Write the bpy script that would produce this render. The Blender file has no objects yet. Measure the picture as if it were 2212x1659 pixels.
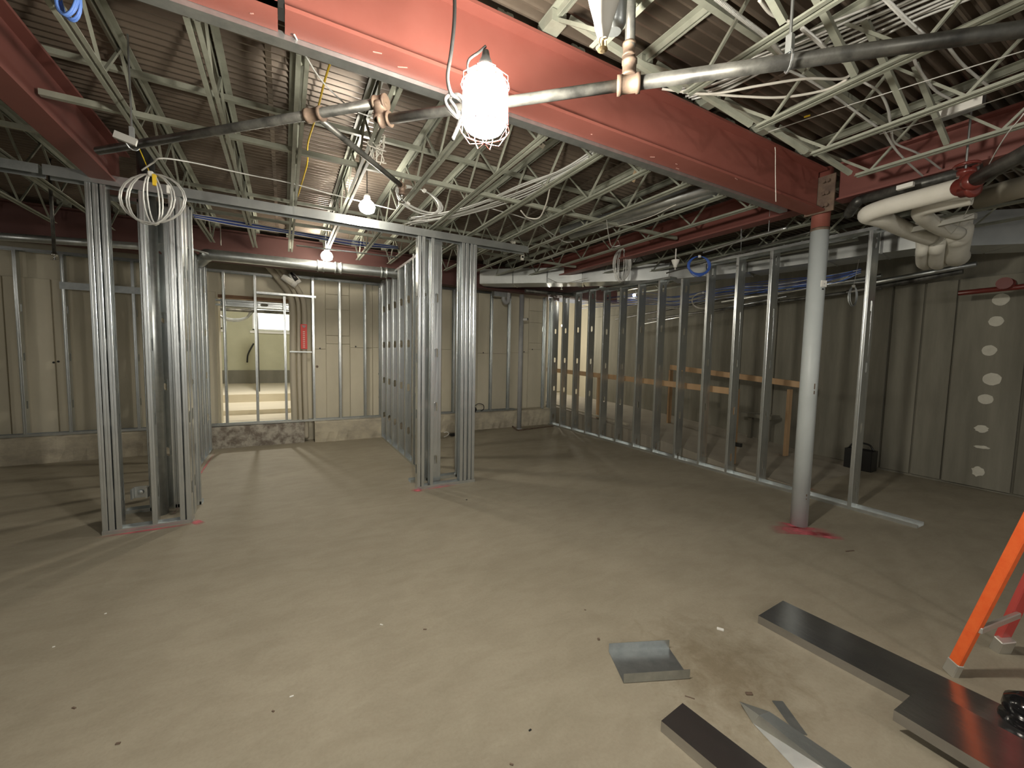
import bpy, bmesh, math, random
from mathutils import Vector, Matrix
random.seed(7)
SC = bpy.context.scene
COL = SC.collection
# ------------------------------------------------------------------ camera
F_PX, PITCH, ROLL, YAW, CAM_H = 884.73, 0.07169178, 0.0202993, -0.50821307, 1.5
def _axes():
    cp, sp = math.cos(PITCH), math.sin(PITCH)
    fw = Vector((0, cp, -sp)); up = Vector((0, sp, cp)); rt = Vector((1, 0, 0))
    r = rt*math.cos(ROLL)+up*math.sin(ROLL); u = -rt*math.sin(ROLL)+up*math.cos(ROLL)
    Z = Matrix.Rotation(YAW, 3, 'Z')
    return Z@r, Z@u, Z@fw
RT, UP, FW = _axes(); EYE = Vector((0, 0, CAM_H))
cam = bpy.data.cameras.new('camera'); camo = bpy.data.objects.new('camera', cam); COL.objects.link(camo)
cam.sensor_width = 36; cam.lens = F_PX/2212*36; cam.clip_start = .02
m = Matrix((RT, UP, -FW)).transposed().to_4x4(); m.translation = EYE; camo.matrix_world = m
SC.camera = camo
# ------------------------------------------------------------------ world, exposure, lamps' strengths
SC.view_settings.view_transform = 'Standard'; SC.view_settings.look = 'None'
SC.view_settings.gamma = 1; SC.view_settings.use_curve_mapping = False
SC.view_settings.exposure = 0.35
w = bpy.data.worlds.new('world'); SC.world = w; w.use_nodes = True
w.node_tree.nodes['Background'].inputs[0].default_value = (1, .97, .90, 1)
w.node_tree.nodes['Background'].inputs[1].default_value = .28
MAIN_LAMP, LAMP2, LAMP3, LAMP_FAR = 520, 120, 230, 200
def point(name, loc, watts, col=(1, .93, .82), rad=.08):
    l = bpy.data.lights.new(name, 'POINT'); l.energy = watts; l.color = col; l.shadow_soft_size = rad
    o = bpy.data.objects.new(name, l); o.location = loc; COL.objects.link(o); return o
# unseen fill lights added behind the camera, at the left and in the back room
point('fill_light_behind', (-1.3, -2.2, 2.35), 60)
point('fill_light_right', (2.0, -2.6, 2.35), 45)
point('fill_light_back_room', (-.4, 9.6, 2.5), 120, (1, .96, .86))
point('work_light_passage', (6.3, 9.4, 2.2), 60, (1, .93, .8))
point('fill_light_left', (-4.2, 5.2, 2.4), 8)

# helpers: a photo pixel carried on to a horizontal plane, a plane Y=c or a plane X=c
def ray(x, y): return RT*((x-1106)/F_PX)-UP*((y-829.5)/F_PX)+FW
def onz(x, y, z=0.0): d = ray(x, y); return EYE+d*((z-CAM_H)/d.z)
def ony(x, y, Y): d = ray(x, y); return EYE+d*(Y/d.y)
def onx(x, y, X): d = ray(x, y); return EYE+d*(X/d.x)
V = lambda *a: Vector(a)
# ------------------------------------------------------------------ materials
def mat(name, col, rough=.6, metal=0., noise=None, bump=0., bscale=40., emit=None, strength=0., stretch=(1, 1, 1), spec=.5):
    M = bpy.data.materials.new(name); M.use_nodes = True; nt = M.node_tree; b = nt.nodes['Principled BSDF']
    b.inputs['Base Color'].default_value = (*col, 1); b.inputs['Roughness'].default_value = rough
    b.inputs['Metallic'].default_value = metal; b.inputs['Specular IOR Level'].default_value = spec
    if emit:
        b.inputs['Emission Color'].default_value = (*emit, 1); b.inputs['Emission Strength'].default_value = strength
    tc = nt.nodes.new('ShaderNodeTexCoord'); mp = nt.nodes.new('ShaderNodeMapping'); mp.inputs['Scale'].default_value = stretch
    nt.links.new(tc.outputs['Object'], mp.inputs['Vector'])
    if noise:
        sc, amt, col2 = noise
        n = nt.nodes.new('ShaderNodeTexNoise'); n.inputs['Scale'].default_value = sc; n.inputs['Detail'].default_value = 6
        n.inputs['Roughness'].default_value = .62
        r = nt.nodes.new('ShaderNodeValToRGB'); r.color_ramp.elements[0].position = .5-amt; r.color_ramp.elements[1].position = .5+amt
        r.color_ramp.elements[0].color = (*col, 1); r.color_ramp.elements[1].color = (*col2, 1)
        nt.links.new(mp.outputs[0], n.inputs['Vector']); nt.links.new(n.outputs['Fac'], r.inputs['Fac'])
        nt.links.new(r.outputs[0], b.inputs['Base Color'])
    if bump:
        n2 = nt.nodes.new('ShaderNodeTexNoise'); n2.inputs['Scale'].default_value = bscale; n2.inputs['Detail'].default_value = 5
        bp = nt.nodes.new('ShaderNodeBump'); bp.inputs['Strength'].default_value = bump; bp.inputs['Distance'].default_value = .01
        nt.links.new(mp.outputs[0], n2.inputs['Vector']); nt.links.new(n2.outputs['Fac'], bp.inputs['Height']); nt.links.new(bp.outputs[0], b.inputs['Normal'])
    return M
M = {}
M['galv'] = mat('galvanised_steel', (.55, .59, .60), .27, .86, (9, .2, (.72, .75, .75)), .05, 60, stretch=(1, 1, .35))
M['galv_dull'] = mat('dull_galvanised_steel', (.40, .43, .44), .38, .9, (14, .2, (.55, .58, .58)), .05, 60)
M['galv_sh'] = mat('shiny_galvanised_channel', (.42, .42, .43), .2, .95, (7, .2, (.56, .56, .56)), .04, 50, stretch=(.4, 1, 1))
M['duct'] = mat('duct_sheet_metal', (.50, .53, .53), .36, .9, (3, .25, (.68, .70, .69)), .12, 6)
M['red'] = mat('red_primer', (.185, .062, .052), .55, 0, (2.2, .22, (.22, .078, .065)), .04, 25)
M['red_dirty'] = mat('red_primer_scuffed', (.25, .078, .06), .5, 0, (5, .3, (.29, .098, .078)), .05, 40)
M['red_dim'] = mat('shade_darkened_red_primer', (.085, .034, .030), .65, 0, (2.2, .22, (.11, .045, .038)), .04, 25)  # same red primer, with the shade on the back beam put into its colour
M['joist'] = mat('grey_green_joist_paint', (.26, .275, .225), .45, 0, (12, .2, (.35, .365, .305)))
M['deckc'] = mat('corrugated_deck_paint', (.125, .098, .076), .34, .3, (1.6, .2, (.20, .16, .125)))
M['concrete'] = mat('concrete_wall_painted', (.60, .56, .44), .85, 0, (2.2, .26, (.72, .67, .54)), .35, 9, stretch=(1, 1, .45))
M['curb'] = mat('curb_concrete', (.60, .55, .43), .9, 0, (3.5, .14, (.40, .36, .29)), .7, 14, stretch=(1, 1, 1.6))
M['curb_rough'] = mat('broken_concrete', (.50, .47, .41), .95, 0, (7, .08, (.22, .19, .16)), 1.0, 22)
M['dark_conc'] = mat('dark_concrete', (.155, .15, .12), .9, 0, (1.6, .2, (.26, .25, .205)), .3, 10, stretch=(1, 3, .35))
M['ramp'] = mat('ramp_concrete', (.30, .27, .22), .9, 0, (2.5, .25, (.38, .35, .29)), .2, 14)
M['patch'] = mat('white_patching_plaster', (.66, .65, .57), .9, 0, (14, .2, (.56, .55, .48)), .3, 40)
M['wood'] = mat('pine_lumber', (.52, .33, .18), .6, 0, (6, .2, (.63, .43, .25)), .1, 30, stretch=(1, 1, .3))
M['brownwood'] = mat('old_timber', (.20, .11, .065), .8, 0, (6, .2, (.28, .17, .1)))
M['pipe_black'] = mat('black_iron_pipe', (.055, .055, .052), .42, .5, (10, .14, (.17, .17, .155)))
M['rust'] = mat('rusty_fitting', (.12, .085, .07), .6, .3, (14, .2, (.26, .19, .135)))
M['brass'] = mat('brass', (.65, .5, .3), .3, .9)
M['chrome'] = mat('chrome', (.75, .75, .74), .15, 1)
M['colgrey'] = mat('pale_grey_paint', (.50, .55, .56), .45, 0, (4, .25, (.56, .61, .62)))
M['pvc'] = mat('grey_plastic_pipe', (.36, .37, .38), .5, 0, (9, .2, (.44, .45, .46)))
M['tan_conduit'] = mat('painted_conduit', (.56, .52, .42), .55, 0, (6, .2, (.56, .51, .41)))
M['white'] = mat('white_plastic', (.80, .80, .76), .5)
M['insul'] = mat('white_pipe_insulation', (.68, .67, .60), .75, 0, (8, .2, (.76, .75, .69)), .15, 30)
M['cable'] = mat('armoured_cable', (.70, .71, .69), .36, .3)
M['whitecable'] = mat('white_cable', (.72, .70, .64), .5)
M['blue'] = mat('blue_cable', (.04, .085, .34), .45)
M['bluecoil'] = mat('blue_coil', (.05, .13, .50), .45)
M['bluetip'] = mat('light_blue_cable', (.14, .28, .75), .45)
M['black'] = mat('black_rubber', (.02, .02, .02), .35)
M['yellow'] = mat('yellow_strap', (.85, .58, .03), .6)
M['orange'] = mat('orange_fibreglass', (.83, .12, .025), .42, 0, (30, .2, (.90, .17, .04)))
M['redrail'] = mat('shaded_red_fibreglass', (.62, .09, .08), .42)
M['alu'] = mat('aluminium', (.62, .62, .58), .4, .7)
M['redvalve'] = mat('red_enamel', (.15, .028, .022), .3)
M['tag'] = mat('red_tag', (.80, .08, .07), .5)
M['pink'] = mat('pale_print', (.86, .55, .5), .6)
M['scuff'] = mat('scraped_paint', (.52, .30, .26), .7)
M['cardboard'] = mat('cardboard', (.62, .47, .30), .8)
M['lampglow'] = mat('lit_lamp', (1, 1, 1), .4, emit=(1, .93, .80), strength=MAIN_LAMP)
M['lamp2'] = mat('lit_bulb', (1, 1, 1), .4, emit=(1, .93, .80), strength=LAMP2)
M['lamp3'] = mat('lit_bulb_small', (1, 1, 1), .4, emit=(1, .90, .74), strength=LAMP3)
M['lampfar'] = mat('lit_bulb_far', (1, 1, 1), .4, emit=(1, .92, .78), strength=LAMP_FAR)
M['daylight'] = mat('daylit_pane', (.9, .9, .85), .4, emit=(.95, 1, .82), strength=1.25)
M['shadowbox'] = mat('dark_room', (.06, .06, .06), .9)

def floor_mat():
    Mt = bpy.data.materials.new('slab_concrete'); Mt.use_nodes = True; nt = Mt.node_tree; b = nt.nodes['Principled BSDF']
    tc = nt.nodes.new('ShaderNodeTexCoord')
    def noise(s, d=6, r=.6, st=(1, 1, 1)):
        mp = nt.nodes.new('ShaderNodeMapping'); mp.inputs['Scale'].default_value = st; nt.links.new(tc.outputs['Object'], mp.inputs[0])
        n = nt.nodes.new('ShaderNodeTexNoise'); n.inputs['Scale'].default_value = s; n.inputs['Detail'].default_value = d; n.inputs['Roughness'].default_value = r
        n.inputs['Distortion'].default_value = .4
        nt.links.new(mp.outputs[0], n.inputs['Vector']); return n.outputs['Fac']
    def ramp(f, a, b_, ca, cb):
        r = nt.nodes.new('ShaderNodeValToRGB'); e = r.color_ramp.elements; e[0].position = a; e[1].position = b_; e[0].color = (*ca, 1); e[1].color = (*cb, 1)
        nt.links.new(f, r.inputs[0]); return r.outputs[0]
    def mul(a, c, fac=1.):
        mx = nt.nodes.new('ShaderNodeMixRGB'); mx.blend_type = 'MULTIPLY'; mx.inputs[0].default_value = fac
        nt.links.new(a, mx.inputs[1]); nt.links.new(c, mx.inputs[2]); return mx.outputs[0]
    c = ramp(noise(.7), .35, .68, (.325, .293, .225), (.395, .358, .28))
    c = mul(c, ramp(noise(3.5, 8, .7, (1, 2.2, 1)), .38, .60, (.90, .89, .88), (1, 1, 1)))
    c = mul(c, ramp(noise(70, 3), .3, .6, (.93, .93, .93), (1, 1, 1)))
    # grimy drag marks by the offcuts
    sep = nt.nodes.new('ShaderNodeVectorMath'); sep.operation = 'DISTANCE'; sep.inputs[1].default_value = (1.83, 1.13, 0)
    nt.links.new(tc.outputs['Object'], sep.inputs[0])
    dm = nt.nodes.new('ShaderNodeMath'); dm.operation = 'MULTIPLY_ADD'; nt.links.new(noise(9, 6, .7), dm.inputs[0]); dm.inputs[1].default_value = .9
    nt.links.new(sep.outputs['Value'], dm.inputs[2])
    c = mul(c, ramp(dm.outputs[0], .5, .86, (.66, .62, .56), (1, 1, 1)))
    nt.links.new(c, b.inputs['Base Color']); b.inputs['Roughness'].default_value = .72; b.inputs['Specular IOR Level'].default_value = .3
    bp = nt.nodes.new('ShaderNodeBump'); bp.inputs['Strength'].default_value = .12; bp.inputs['Distance'].default_value = .01
    nt.links.new(noise(25, 6), bp.inputs['Height']); nt.links.new(bp.outputs[0], b.inputs['Normal'])
    return Mt
M['floor'] = floor_mat()
def spray_mat(name, col, amt):
    Mt = bpy.data.materials.new(name); Mt.use_nodes = True; nt = Mt.node_tree; b = nt.nodes['Principled BSDF']
    b.inputs['Base Color'].default_value = (*col, 1); b.inputs['Roughness'].default_value = .8
    tc = nt.nodes.new('ShaderNodeTexCoord'); g = nt.nodes.new('ShaderNodeTexGradient'); g.gradient_type = 'SPHERICAL'
    mp = nt.nodes.new('ShaderNodeMapping'); mp.inputs['Location'].default_value = (-1, -1, 0); mp.inputs['Scale'].default_value = (2, 2, 0)
    nt.links.new(tc.outputs['Generated'], mp.inputs[0]); nt.links.new(mp.outputs[0], g.inputs[0])
    n = nt.nodes.new('ShaderNodeTexNoise'); n.inputs['Scale'].default_value = 14; nt.links.new(tc.outputs['Object'], n.inputs['Vector'])
    m1 = nt.nodes.new('ShaderNodeMath'); m1.operation = 'MULTIPLY'; nt.links.new(g.outputs['Fac'], m1.inputs[0]); nt.links.new(n.outputs['Fac'], m1.inputs[1])
    m2 = nt.nodes.new('ShaderNodeMath'); m2.operation = 'MULTIPLY'; m2.use_clamp = True; nt.links.new(m1.outputs[0], m2.inputs[0]); m2.inputs[1].default_value = amt
    nt.links.new(m2.outputs[0], b.inputs['Alpha'])
    return Mt
M['pinkspray'] = spray_mat('pink_marking_spray', (.72, .16, .20), 1.9)
M['orangepaint'] = spray_mat('orange_marking_paint', (.9, .09, .03), 4.5)

# ------------------------------------------------------------------ mesh builder
class MB:
    def __init__(s): s.v = []; s.f = []
    def add(s, vs, fs):
        o = len(s.v); s.v += [tuple(v) for v in vs]; s.f += [tuple(i+o for i in f) for f in fs]; return s
    def box(s, c, d, R=None):
        vs = []
        for x in (-.5, .5):
            for y in (-.5, .5):
                for z in (-.5, .5):
                    p = Vector((x*d[0], y*d[1], z*d[2]))
                    if R: p = R@p
                    vs.append(Vector(c)+p)
        return s.add(vs, [(0, 1, 3, 2), (4, 6, 7, 5), (0, 4, 5, 1), (2, 3, 7, 6), (0, 2, 6, 4), (1, 5, 7, 3)])
    def sweep(s, p0, p1, prof, up=(0, 0, 1), caps=True):
        p0, p1 = Vector(p0), Vector(p1); t = (p1-p0).normalized(); a = Vector(up).cross(t)
        if a.length < 1e-4: a = Vector((1, 0, 0)).cross(t)
        a.normalize(); b = t.cross(a)
        n = len(prof); vs = [p+a*x+b*y for p in (p0, p1) for x, y in prof]
        fs = [(i, (i+1) % n, n+(i+1) % n, n+i) for i in range(n)]
        if caps: fs += [tuple(range(n))[::-1], tuple(range(n, 2*n))]
        return s.add(vs, fs)
    def bar(s, p0, p1, w_, h_, up=(0, 0, 1)):
        return s.sweep(p0, p1, [(-w_/2, -h_/2), (w_/2, -h_/2), (w_/2, h_/2), (-w_/2, h_/2)], up)
    def tube(s, pts, r, n=8, caps=True, rf=None):
        pts = [Vector(p) for p in pts]; vs = []; N = None
        for i, p in enumerate(pts):
            t = (pts[min(i+1, len(pts)-1)]-pts[max(i-1, 0)])
            if t.length < 1e-7: t = Vector((0, 0, 1))
            t.normalize()
            if N is None:
                N = t.orthogonal().normalized()
            else:
                N = N-t*N.dot(t)
                if N.length < 1e-5: N = t.orthogonal()
                N.normalize()
            B = t.cross(N); rr = rf(i) if rf else r
            vs += [p+(N*math.cos(k*2*math.pi/n)+B*math.sin(k*2*math.pi/n))*rr for k in range(n)]
        fs = []
        for i in range(len(pts)-1):
            for k in range(n):
                fs.append((i*n+k, i*n+(k+1) % n, (i+1)*n+(k+1) % n, (i+1)*n+k))
        if caps: fs += [tuple(range(n))[::-1], tuple(range((len(pts)-1)*n, len(pts)*n))]
        return s.add(vs, fs)
    def lathe(s, base, axis, prof, n=16):
        base = Vector(base); axis = Vector(axis).normalized()
        pts = [base+axis*h for h, r in prof]
        a = axis.orthogonal().normalized(); b = axis.cross(a); vs = []
        for (h, r) in prof: vs += [base+axis*h+(a*math.cos(k*2*math.pi/n)+b*math.sin(k*2*math.pi/n))*r for k in range(n)]
        fs = [(i*n+k, i*n+(k+1) % n, (i+1)*n+(k+1) % n, (i+1)*n+k) for i in range(len(prof)-1) for k in range(n)]
        fs += [tuple(range(n))[::-1], tuple(range((len(prof)-1)*n, len(prof)*n))]
        return s.add(vs, fs)
    def mesh(s, name, material, smooth=False, bevel=0):
        me = bpy.data.meshes.new(name); me.from_pydata(s.v, [], s.f); me.materials.append(material)
        bm = bmesh.new(); bm.from_mesh(me)
        if bevel: bmesh.ops.bevel(bm, geom=bm.edges[:], offset=bevel, segments=1, affect='EDGES', clamp_overlap=True)
        bmesh.ops.recalc_face_normals(bm, faces=bm.faces); bm.to_mesh(me); bm.free()
        if smooth:
            for p in me.polygons: p.use_smooth = len(p.vertices) == 4
        return me
    def build(s, name, material, parent=None, smooth=False, bevel=0):
        return link(name, s.mesh(name, material, smooth, bevel), parent)
def link(name, data, parent=None, loc=None, rot=None):
    o = bpy.data.objects.new(name, data); COL.objects.link(o)
    if parent: o.parent = parent
    if loc is not None: o.location = loc
    if rot is not None: o.rotation_euler = rot
    return o
def tag(o, label=None, cat=None, group=None, kind=None):
    if label: o['label'] = label
    if cat: o['category'] = cat
    if group: o['group'] = group
    if kind: o['kind'] = kind
    return o
def thing(name, label, cat, loc=(0, 0, 0), rz=0, group=None):
    o = link(name, None, None, loc, (0, 0, rz)); return tag(o, label, cat, group)
def struct(o): o['kind'] = 'structure'; return o
def spline(pts, k=8):
    pts = [Vector(p) for p in pts]
    if len(pts) < 3: return pts
    P = [pts[0]*2-pts[1]]+pts+[pts[-1]*2-pts[-2]]; out = []
    for i in range(1, len(P)-2):
        a, b, c, d = P[i-1:i+3]
        for j in range(k):
            t = j/k
            out.append(.5*((2*b)+(c-a)*t+(2*a-5*b+4*c-d)*t*t+(3*b-a-3*c+d)*t**3))
    out.append(pts[-1]); return out
def wire(name, pts, r, m_, label, cat='cable', group=None, parent=None, n=6, k=8):
    o = MB().tube(spline(pts, k), r, n).build(name, M[m_], parent, True)
    if not parent: tag(o, label, cat, group)
    return o
def coilpts(c, u, v, R1, R2, loops, jit=.02, seed=1, w_=.03, normal=None, squeeze=None):
    rnd = random.Random(seed); u = Vector(u).normalized(); v = Vector(v).normalized(); nn = u.cross(v); out = []
    for L in range(loops):
        a = 1+rnd.uniform(-jit, jit)*3; b_ = 1+rnd.uniform(-jit, jit)*2; off = rnd.uniform(-w_, w_)
        sq = squeeze[L % len(squeeze)] if squeeze else 1
        for i in range(20):
            t = 2*math.pi*i/20+math.pi/2
            # all loops meet at the top where they are tied
            p = Vector(c)+u*(R1*a*sq*math.cos(t))+v*(R2*b_*math.sin(t)+R2*(1-b_))+nn*(off*(1-math.sin(t))/2)
            out.append(p)
    return out

# ------------------------------------------------------------------ steel stud and track meshes (cold formed, with knock-outs)
def sheet(vs, fs, name, t=.0014, material=None):
    me = bpy.data.meshes.new(name); me.from_pydata([tuple(v) for v in vs], [], fs)
    bm = bmesh.new(); bm.from_mesh(me); bmesh.ops.remove_doubles(bm, verts=bm.verts, dist=1e-5); bmesh.ops.recalc_face_normals(bm, faces=bm.faces)
    bmesh.ops.solidify(bm, geom=bm.faces[:], thickness=t); bmesh.ops.recalc_face_normals(bm, faces=bm.faces)
    bm.to_mesh(me); bm.free(); me.materials.append(material or M['galv']); return me
_sc = {}
def stud_mesh(L, w_=.092, fl=.036, first=.30, holes=True, lip=.009, material='galv'):
    key = (round(L, 3), w_, fl, first, holes, material)
    if key in _sc: return _sc[key]
    vs = []; fs = []
    def quad(*p):
        o = len(vs); vs.extend(p); fs.append(tuple(range(o, o+len(p))))
    hw, hh, ch = .019, .052, .013; cx = w_/2
    zs = []
    z = first
    while holes and z < L-.1: zs.append(z); z += .61
    c_ = .0035
    quad((c_, 0, 0), (cx-hw, 0, 0), (cx-hw, 0, L), (c_, 0, L)); quad((cx+hw, 0, 0), (w_-c_, 0, 0), (w_-c_, 0, L), (cx+hw, 0, L))
    prev = 0
    for z in zs:
        quad((cx-hw, 0, prev), (cx+hw, 0, prev), (cx+hw, 0, z-hh), (cx-hw, 0, z-hh)); prev = z+hh
        for sx in (-1, 1):
            for sz in (-1, 1):
                quad((cx+sx*hw, 0, z+sz*hh), (cx+sx*(hw-ch), 0, z+sz*hh), (cx+sx*hw, 0, z+sz*(hh-ch)))
    quad((cx-hw, 0, prev), (cx+hw, 0, prev), (cx+hw, 0, L), (cx-hw, 0, L))
    side = [(c_, 0), (c_*.3, c_*.3), (0, c_), (0, fl*.40), (.0007, fl*.5), (0, fl*.60), (0, fl-c_), (c_*.3, fl-c_*.3), (c_, fl), (lip, fl)]
    for (xa, ya), (xb, yb) in zip(side[:-1], side[1:]):
        quad((xa, ya, 0), (xb, yb, 0), (xb, yb, L), (xa, ya, L)); quad((w_-xa, ya, 0), (w_-xb, yb, 0), (w_-xb, yb, L), (w_-xa, ya, L))
    _sc[key] = sheet(vs, fs, 'stud', material=M[material]); return _sc[key]
def track_mesh(L, w_=.096, leg=.032, material='galv'):
    # runs along +x, web on z=0, legs up
    vs = [(0, 0, 0), (L, 0, 0), (L, w_, 0), (0, w_, 0), (0, 0, leg), (L, 0, leg), (L, w_, leg), (0, w_, leg)]
    return sheet(vs, [(0, 1, 2, 3), (0, 1, 5, 4), (3, 2, 6, 7)], 'track', material=M[material])
PI = math.pi
def stud(parent, x, y, z, L, mode, first=.30, w_=.092, fl=.036, name='stud', m_='galv'):
    """mode: 'x' web spans +x, flanges towards +y; 'x-' flanges towards -y; 'y' web spans +y, flanges towards -x; 'y+' flanges towards +x"""
    me = stud_mesh(L, w_, fl, first, material=m_)
    o = link(name, me, parent, (x, y, z))
    if mode == 'x-': o.rotation_euler = (0, 0, PI); o.location = (x+w_, y, z)
    if mode == 'y': o.rotation_euler = (0, 0, PI/2)
    if mode == 'y+': o.rotation_euler = (0, 0, -PI/2); o.location = (x, y+w_, z)
    return o
def track(parent, p, L, ang=0, flip=False, name='bottom_track', w_=.096, leg=.032, m_='galv'):
    o = link(name, track_mesh(L, w_, leg, m_), parent, p, (0, 0, ang))
    if flip:
        o.rotation_euler = (PI, 0, ang); 
        q = Matrix.Rotation(ang, 3, 'Z')@Vector((0, w_, 0)); o.location = Vector(p)+q
    return o

# ================================================================== THE SETTING
fl = MB().box((1.5, 3, -.1), (16, 22, .2)).build('floor', M['floor']); struct(fl); tag(fl, 'dusty bare concrete floor slab')
def decal(name, pts, m_, parent, z=.0015):
    o = MB().add([(p[0], p[1], z) for p in pts], [tuple(range(len(pts)))]).build(name, M[m_], parent); return o
def strip(a, b, w_): 
    a, b = Vector(a[:2]), Vector(b[:2]); d = (b-a).normalized(); n = Vector((-d.y, d.x))*w_/2
    return [a-n, b-n, b+n, a+n]
for a, b, w_, mm in [((3.93, 2.02), (4.1, 1.80), .10, 'pinkspray'), ((3.72, 1.98), (4.2, 1.66), .17, 'pinkspray'), ((3.95, 1.76), (4.15, 1.58), .13, 'pinkspray'),
                 ((-1.33, 4.29), (-.66, 4.30), .05, 'pinkspray'), ((-.72, 4.38), (-.64, 4.25), .07, 'pinkspray'), ((1.2, 4.36), (1.30, 4.27), .09, 'pinkspray'),
                 ((1.28, 4.30), (1.75, 4.32), .03, 'pinkspray'), ((-.90, 4.5), (-.90, 7.3), .03, 'pinkspray'), ((5.40, 3.45), (5.36, 2.45), .10, 'orangepaint'), ((5.37, 3.3), (5.36, 2.3), .06, 'orangepaint')]:
    decal('paint_mark', strip(a, b, w_), mm, fl)
# corrugated form deck: flutes run along X
def deck():
    P, A = .0635, .02; vs = []; fs = []; y0, y1 = -2.4, 9.0; n = int((y1-y0)/P)*6
    X0, X1 = -6.0, 8.0
    for i in range(n+1):
        y = y0+i*P/6; ph = (i % 6)/6
        z = 3.207+A*max(-1, min(1, 2.2*math.cos(2*math.pi*(ph+1/12))))
        vs += [(X0, y, z), (X1, y, z)]
    fs = [(2*i, 2*i+1, 2*i+3, 2*i+2) for i in range(n)]
    b = MB().add(vs, fs); o = b.build('ceiling', M['deckc'], None, False)
    top = MB().box((1, 3.3, 3.27), (14, 11.4, .06)).build('slab_over_deck', M['dark_conc'], o)
    return struct(o)
dk = deck(); tag(dk, 'brown corrugated steel deck overhead')
# sheet laps of the deck
for x in (-3.2, -.05, 2.62, 5.6):
    MB().box((x, 3.3, 3.191), (.03, 11.2, .004)).build('sheet_lap', M['deckc'], dk)
# back wall with a doorway-sized opening
YW = 7.62
bw = MB()
OX0, OX1, OZ0, OZ1 = -.86, .16, .34, 2.32
for x0, x1, z0, z1 in [(-6, OX0, 0, 3.2), (OX1, 5.12, 0, 3.2), (OX0, OX1, OZ1, 3.2), (OX0, OX1, 0, OZ0)]:
    bw.box(((x0+x1)/2, YW+.14, (z0+z1)/2), (x1-x0, .26, z1-z0))
wb = struct(bw.build('wall_back', M['concrete'])); tag(wb, 'cream painted board-formed concrete wall')
xs = [-6, -5.2, -4.45, -3.75, -3.05, -2.62, -2.05, -1.5, OX0-.02]
rnd = random.Random(3)
for a, b in zip(xs[:-1], xs[1:]):
    MB().box(((a+b)/2, YW-.001, 1.35), (b-a-.012, .03+rnd.uniform(0, .02), 2.0)).build('wall_panel', M['concrete'], wb, bevel=.004)
xs = [OX1+.27, .62, 1.0, 1.38, 1.75, 2.2, 2.66, 3.1, 3.42, 4.1, 4.62, 5.12]
for i, (a, b) in enumerate(zip(xs[:-1], xs[1:])):
    if i % 3 == 1:
        zz = [.35, 1.62, 1.76, 2.2, 2.45, 2.72]
    else: zz = [.35, 1.55+rnd.uniform(-.05, .05), 2.72]
    for z0, z1 in zip(zz[:-1], zz[1:]):
        MB().box(((a+b)/2, YW-.001, (z0+z1)/2), (b-a-.008, .024+rnd.uniform(0, .018), z1-z0-.006)).build('wall_panel', M['concrete'], wb, bevel=.003)
for px, py in [(929/3.19+400, 870/3.19+480), (1175/3.19+400, 857/3.19+480), (963/3.19+400, 400/3.19+480), (1335/3.19+400, 1045/3.19+480), (1132, 760), (1150, 755), (1044, 762), (1260/3.19+400, 428/3.19+480), (116, 783), (126, 781)]:
    p = ony(px, py, YW-.022); MB().lathe(p, (0, -1, 0), [(0, .014), (.006, .012)], 8).build('tie_hole', M['black'], wb)
for px, py, s_ in [(909/3.19+400, 995/3.19+480, .022), (1343/3.19+400, 1205/3.19+480, .03)]:
    p = ony(px, py, YW-.022); MB().lathe(p, (0, -1, 0), [(0, s_), (.004, s_*.7)], 7).build('rust_spot', M['rust'], wb)
# curb along the back wall, in cast lengths
def curb(x0, x1, y0, h, m_, seed):
    r = random.Random(seed); n = max(4, int((x1-x0)/.07)); vs = []; k = 5
    for i in range(n+1):
        x = x0+(x1-x0)*i/n; jj = r.uniform(-.012, .012)
        vs += [(x, y0+r.uniform(-.015, .02), -.01), (x, y0+r.uniform(-.006, .01), h*.5+jj), (x, y0+.012+r.uniform(-.006, .006), h-.015), (x, y0+.03, h+r.uniform(-.004, .003)), (x, YW+.02, h)]
    fs = [(i*k+j, (i+1)*k+j, (i+1)*k+j+1, i*k+j+1) for i in range(n) for j in range(k-1)]+[tuple(range(k)), tuple(range(n*k, n*k+k))]
    return MB().add(vs, fs).build('trim_1', M[m_])
for i, (a, b, y0, h, m_) in enumerate([(-6, -1.02, 7.34, .335, 'curb'), (-1.02, .27, 7.42, .33, 'curb_rough'), (.42, 1.66, 7.33, .335, 'curb'), (1.66, 5.1, 7.34, .335, 'curb')]):
    o = curb(a, b, y0, h, m_, i); o.name = 'trim_%d' % (i+1); struct(o); tag(o, ['pale concrete curb left of the stud box', 'crumbling concrete curb below the opening', 'pale concrete curb between the conduits and the stud wall', 'pale concrete curb at the foot of the right part of the wall'][i])
MB().box(onz(1055, 925).lerp(onz(1040, 905), .3)+V(-.1, 2.3-2.3, .1), (.001, .001, .001)) if 0 else None
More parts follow.
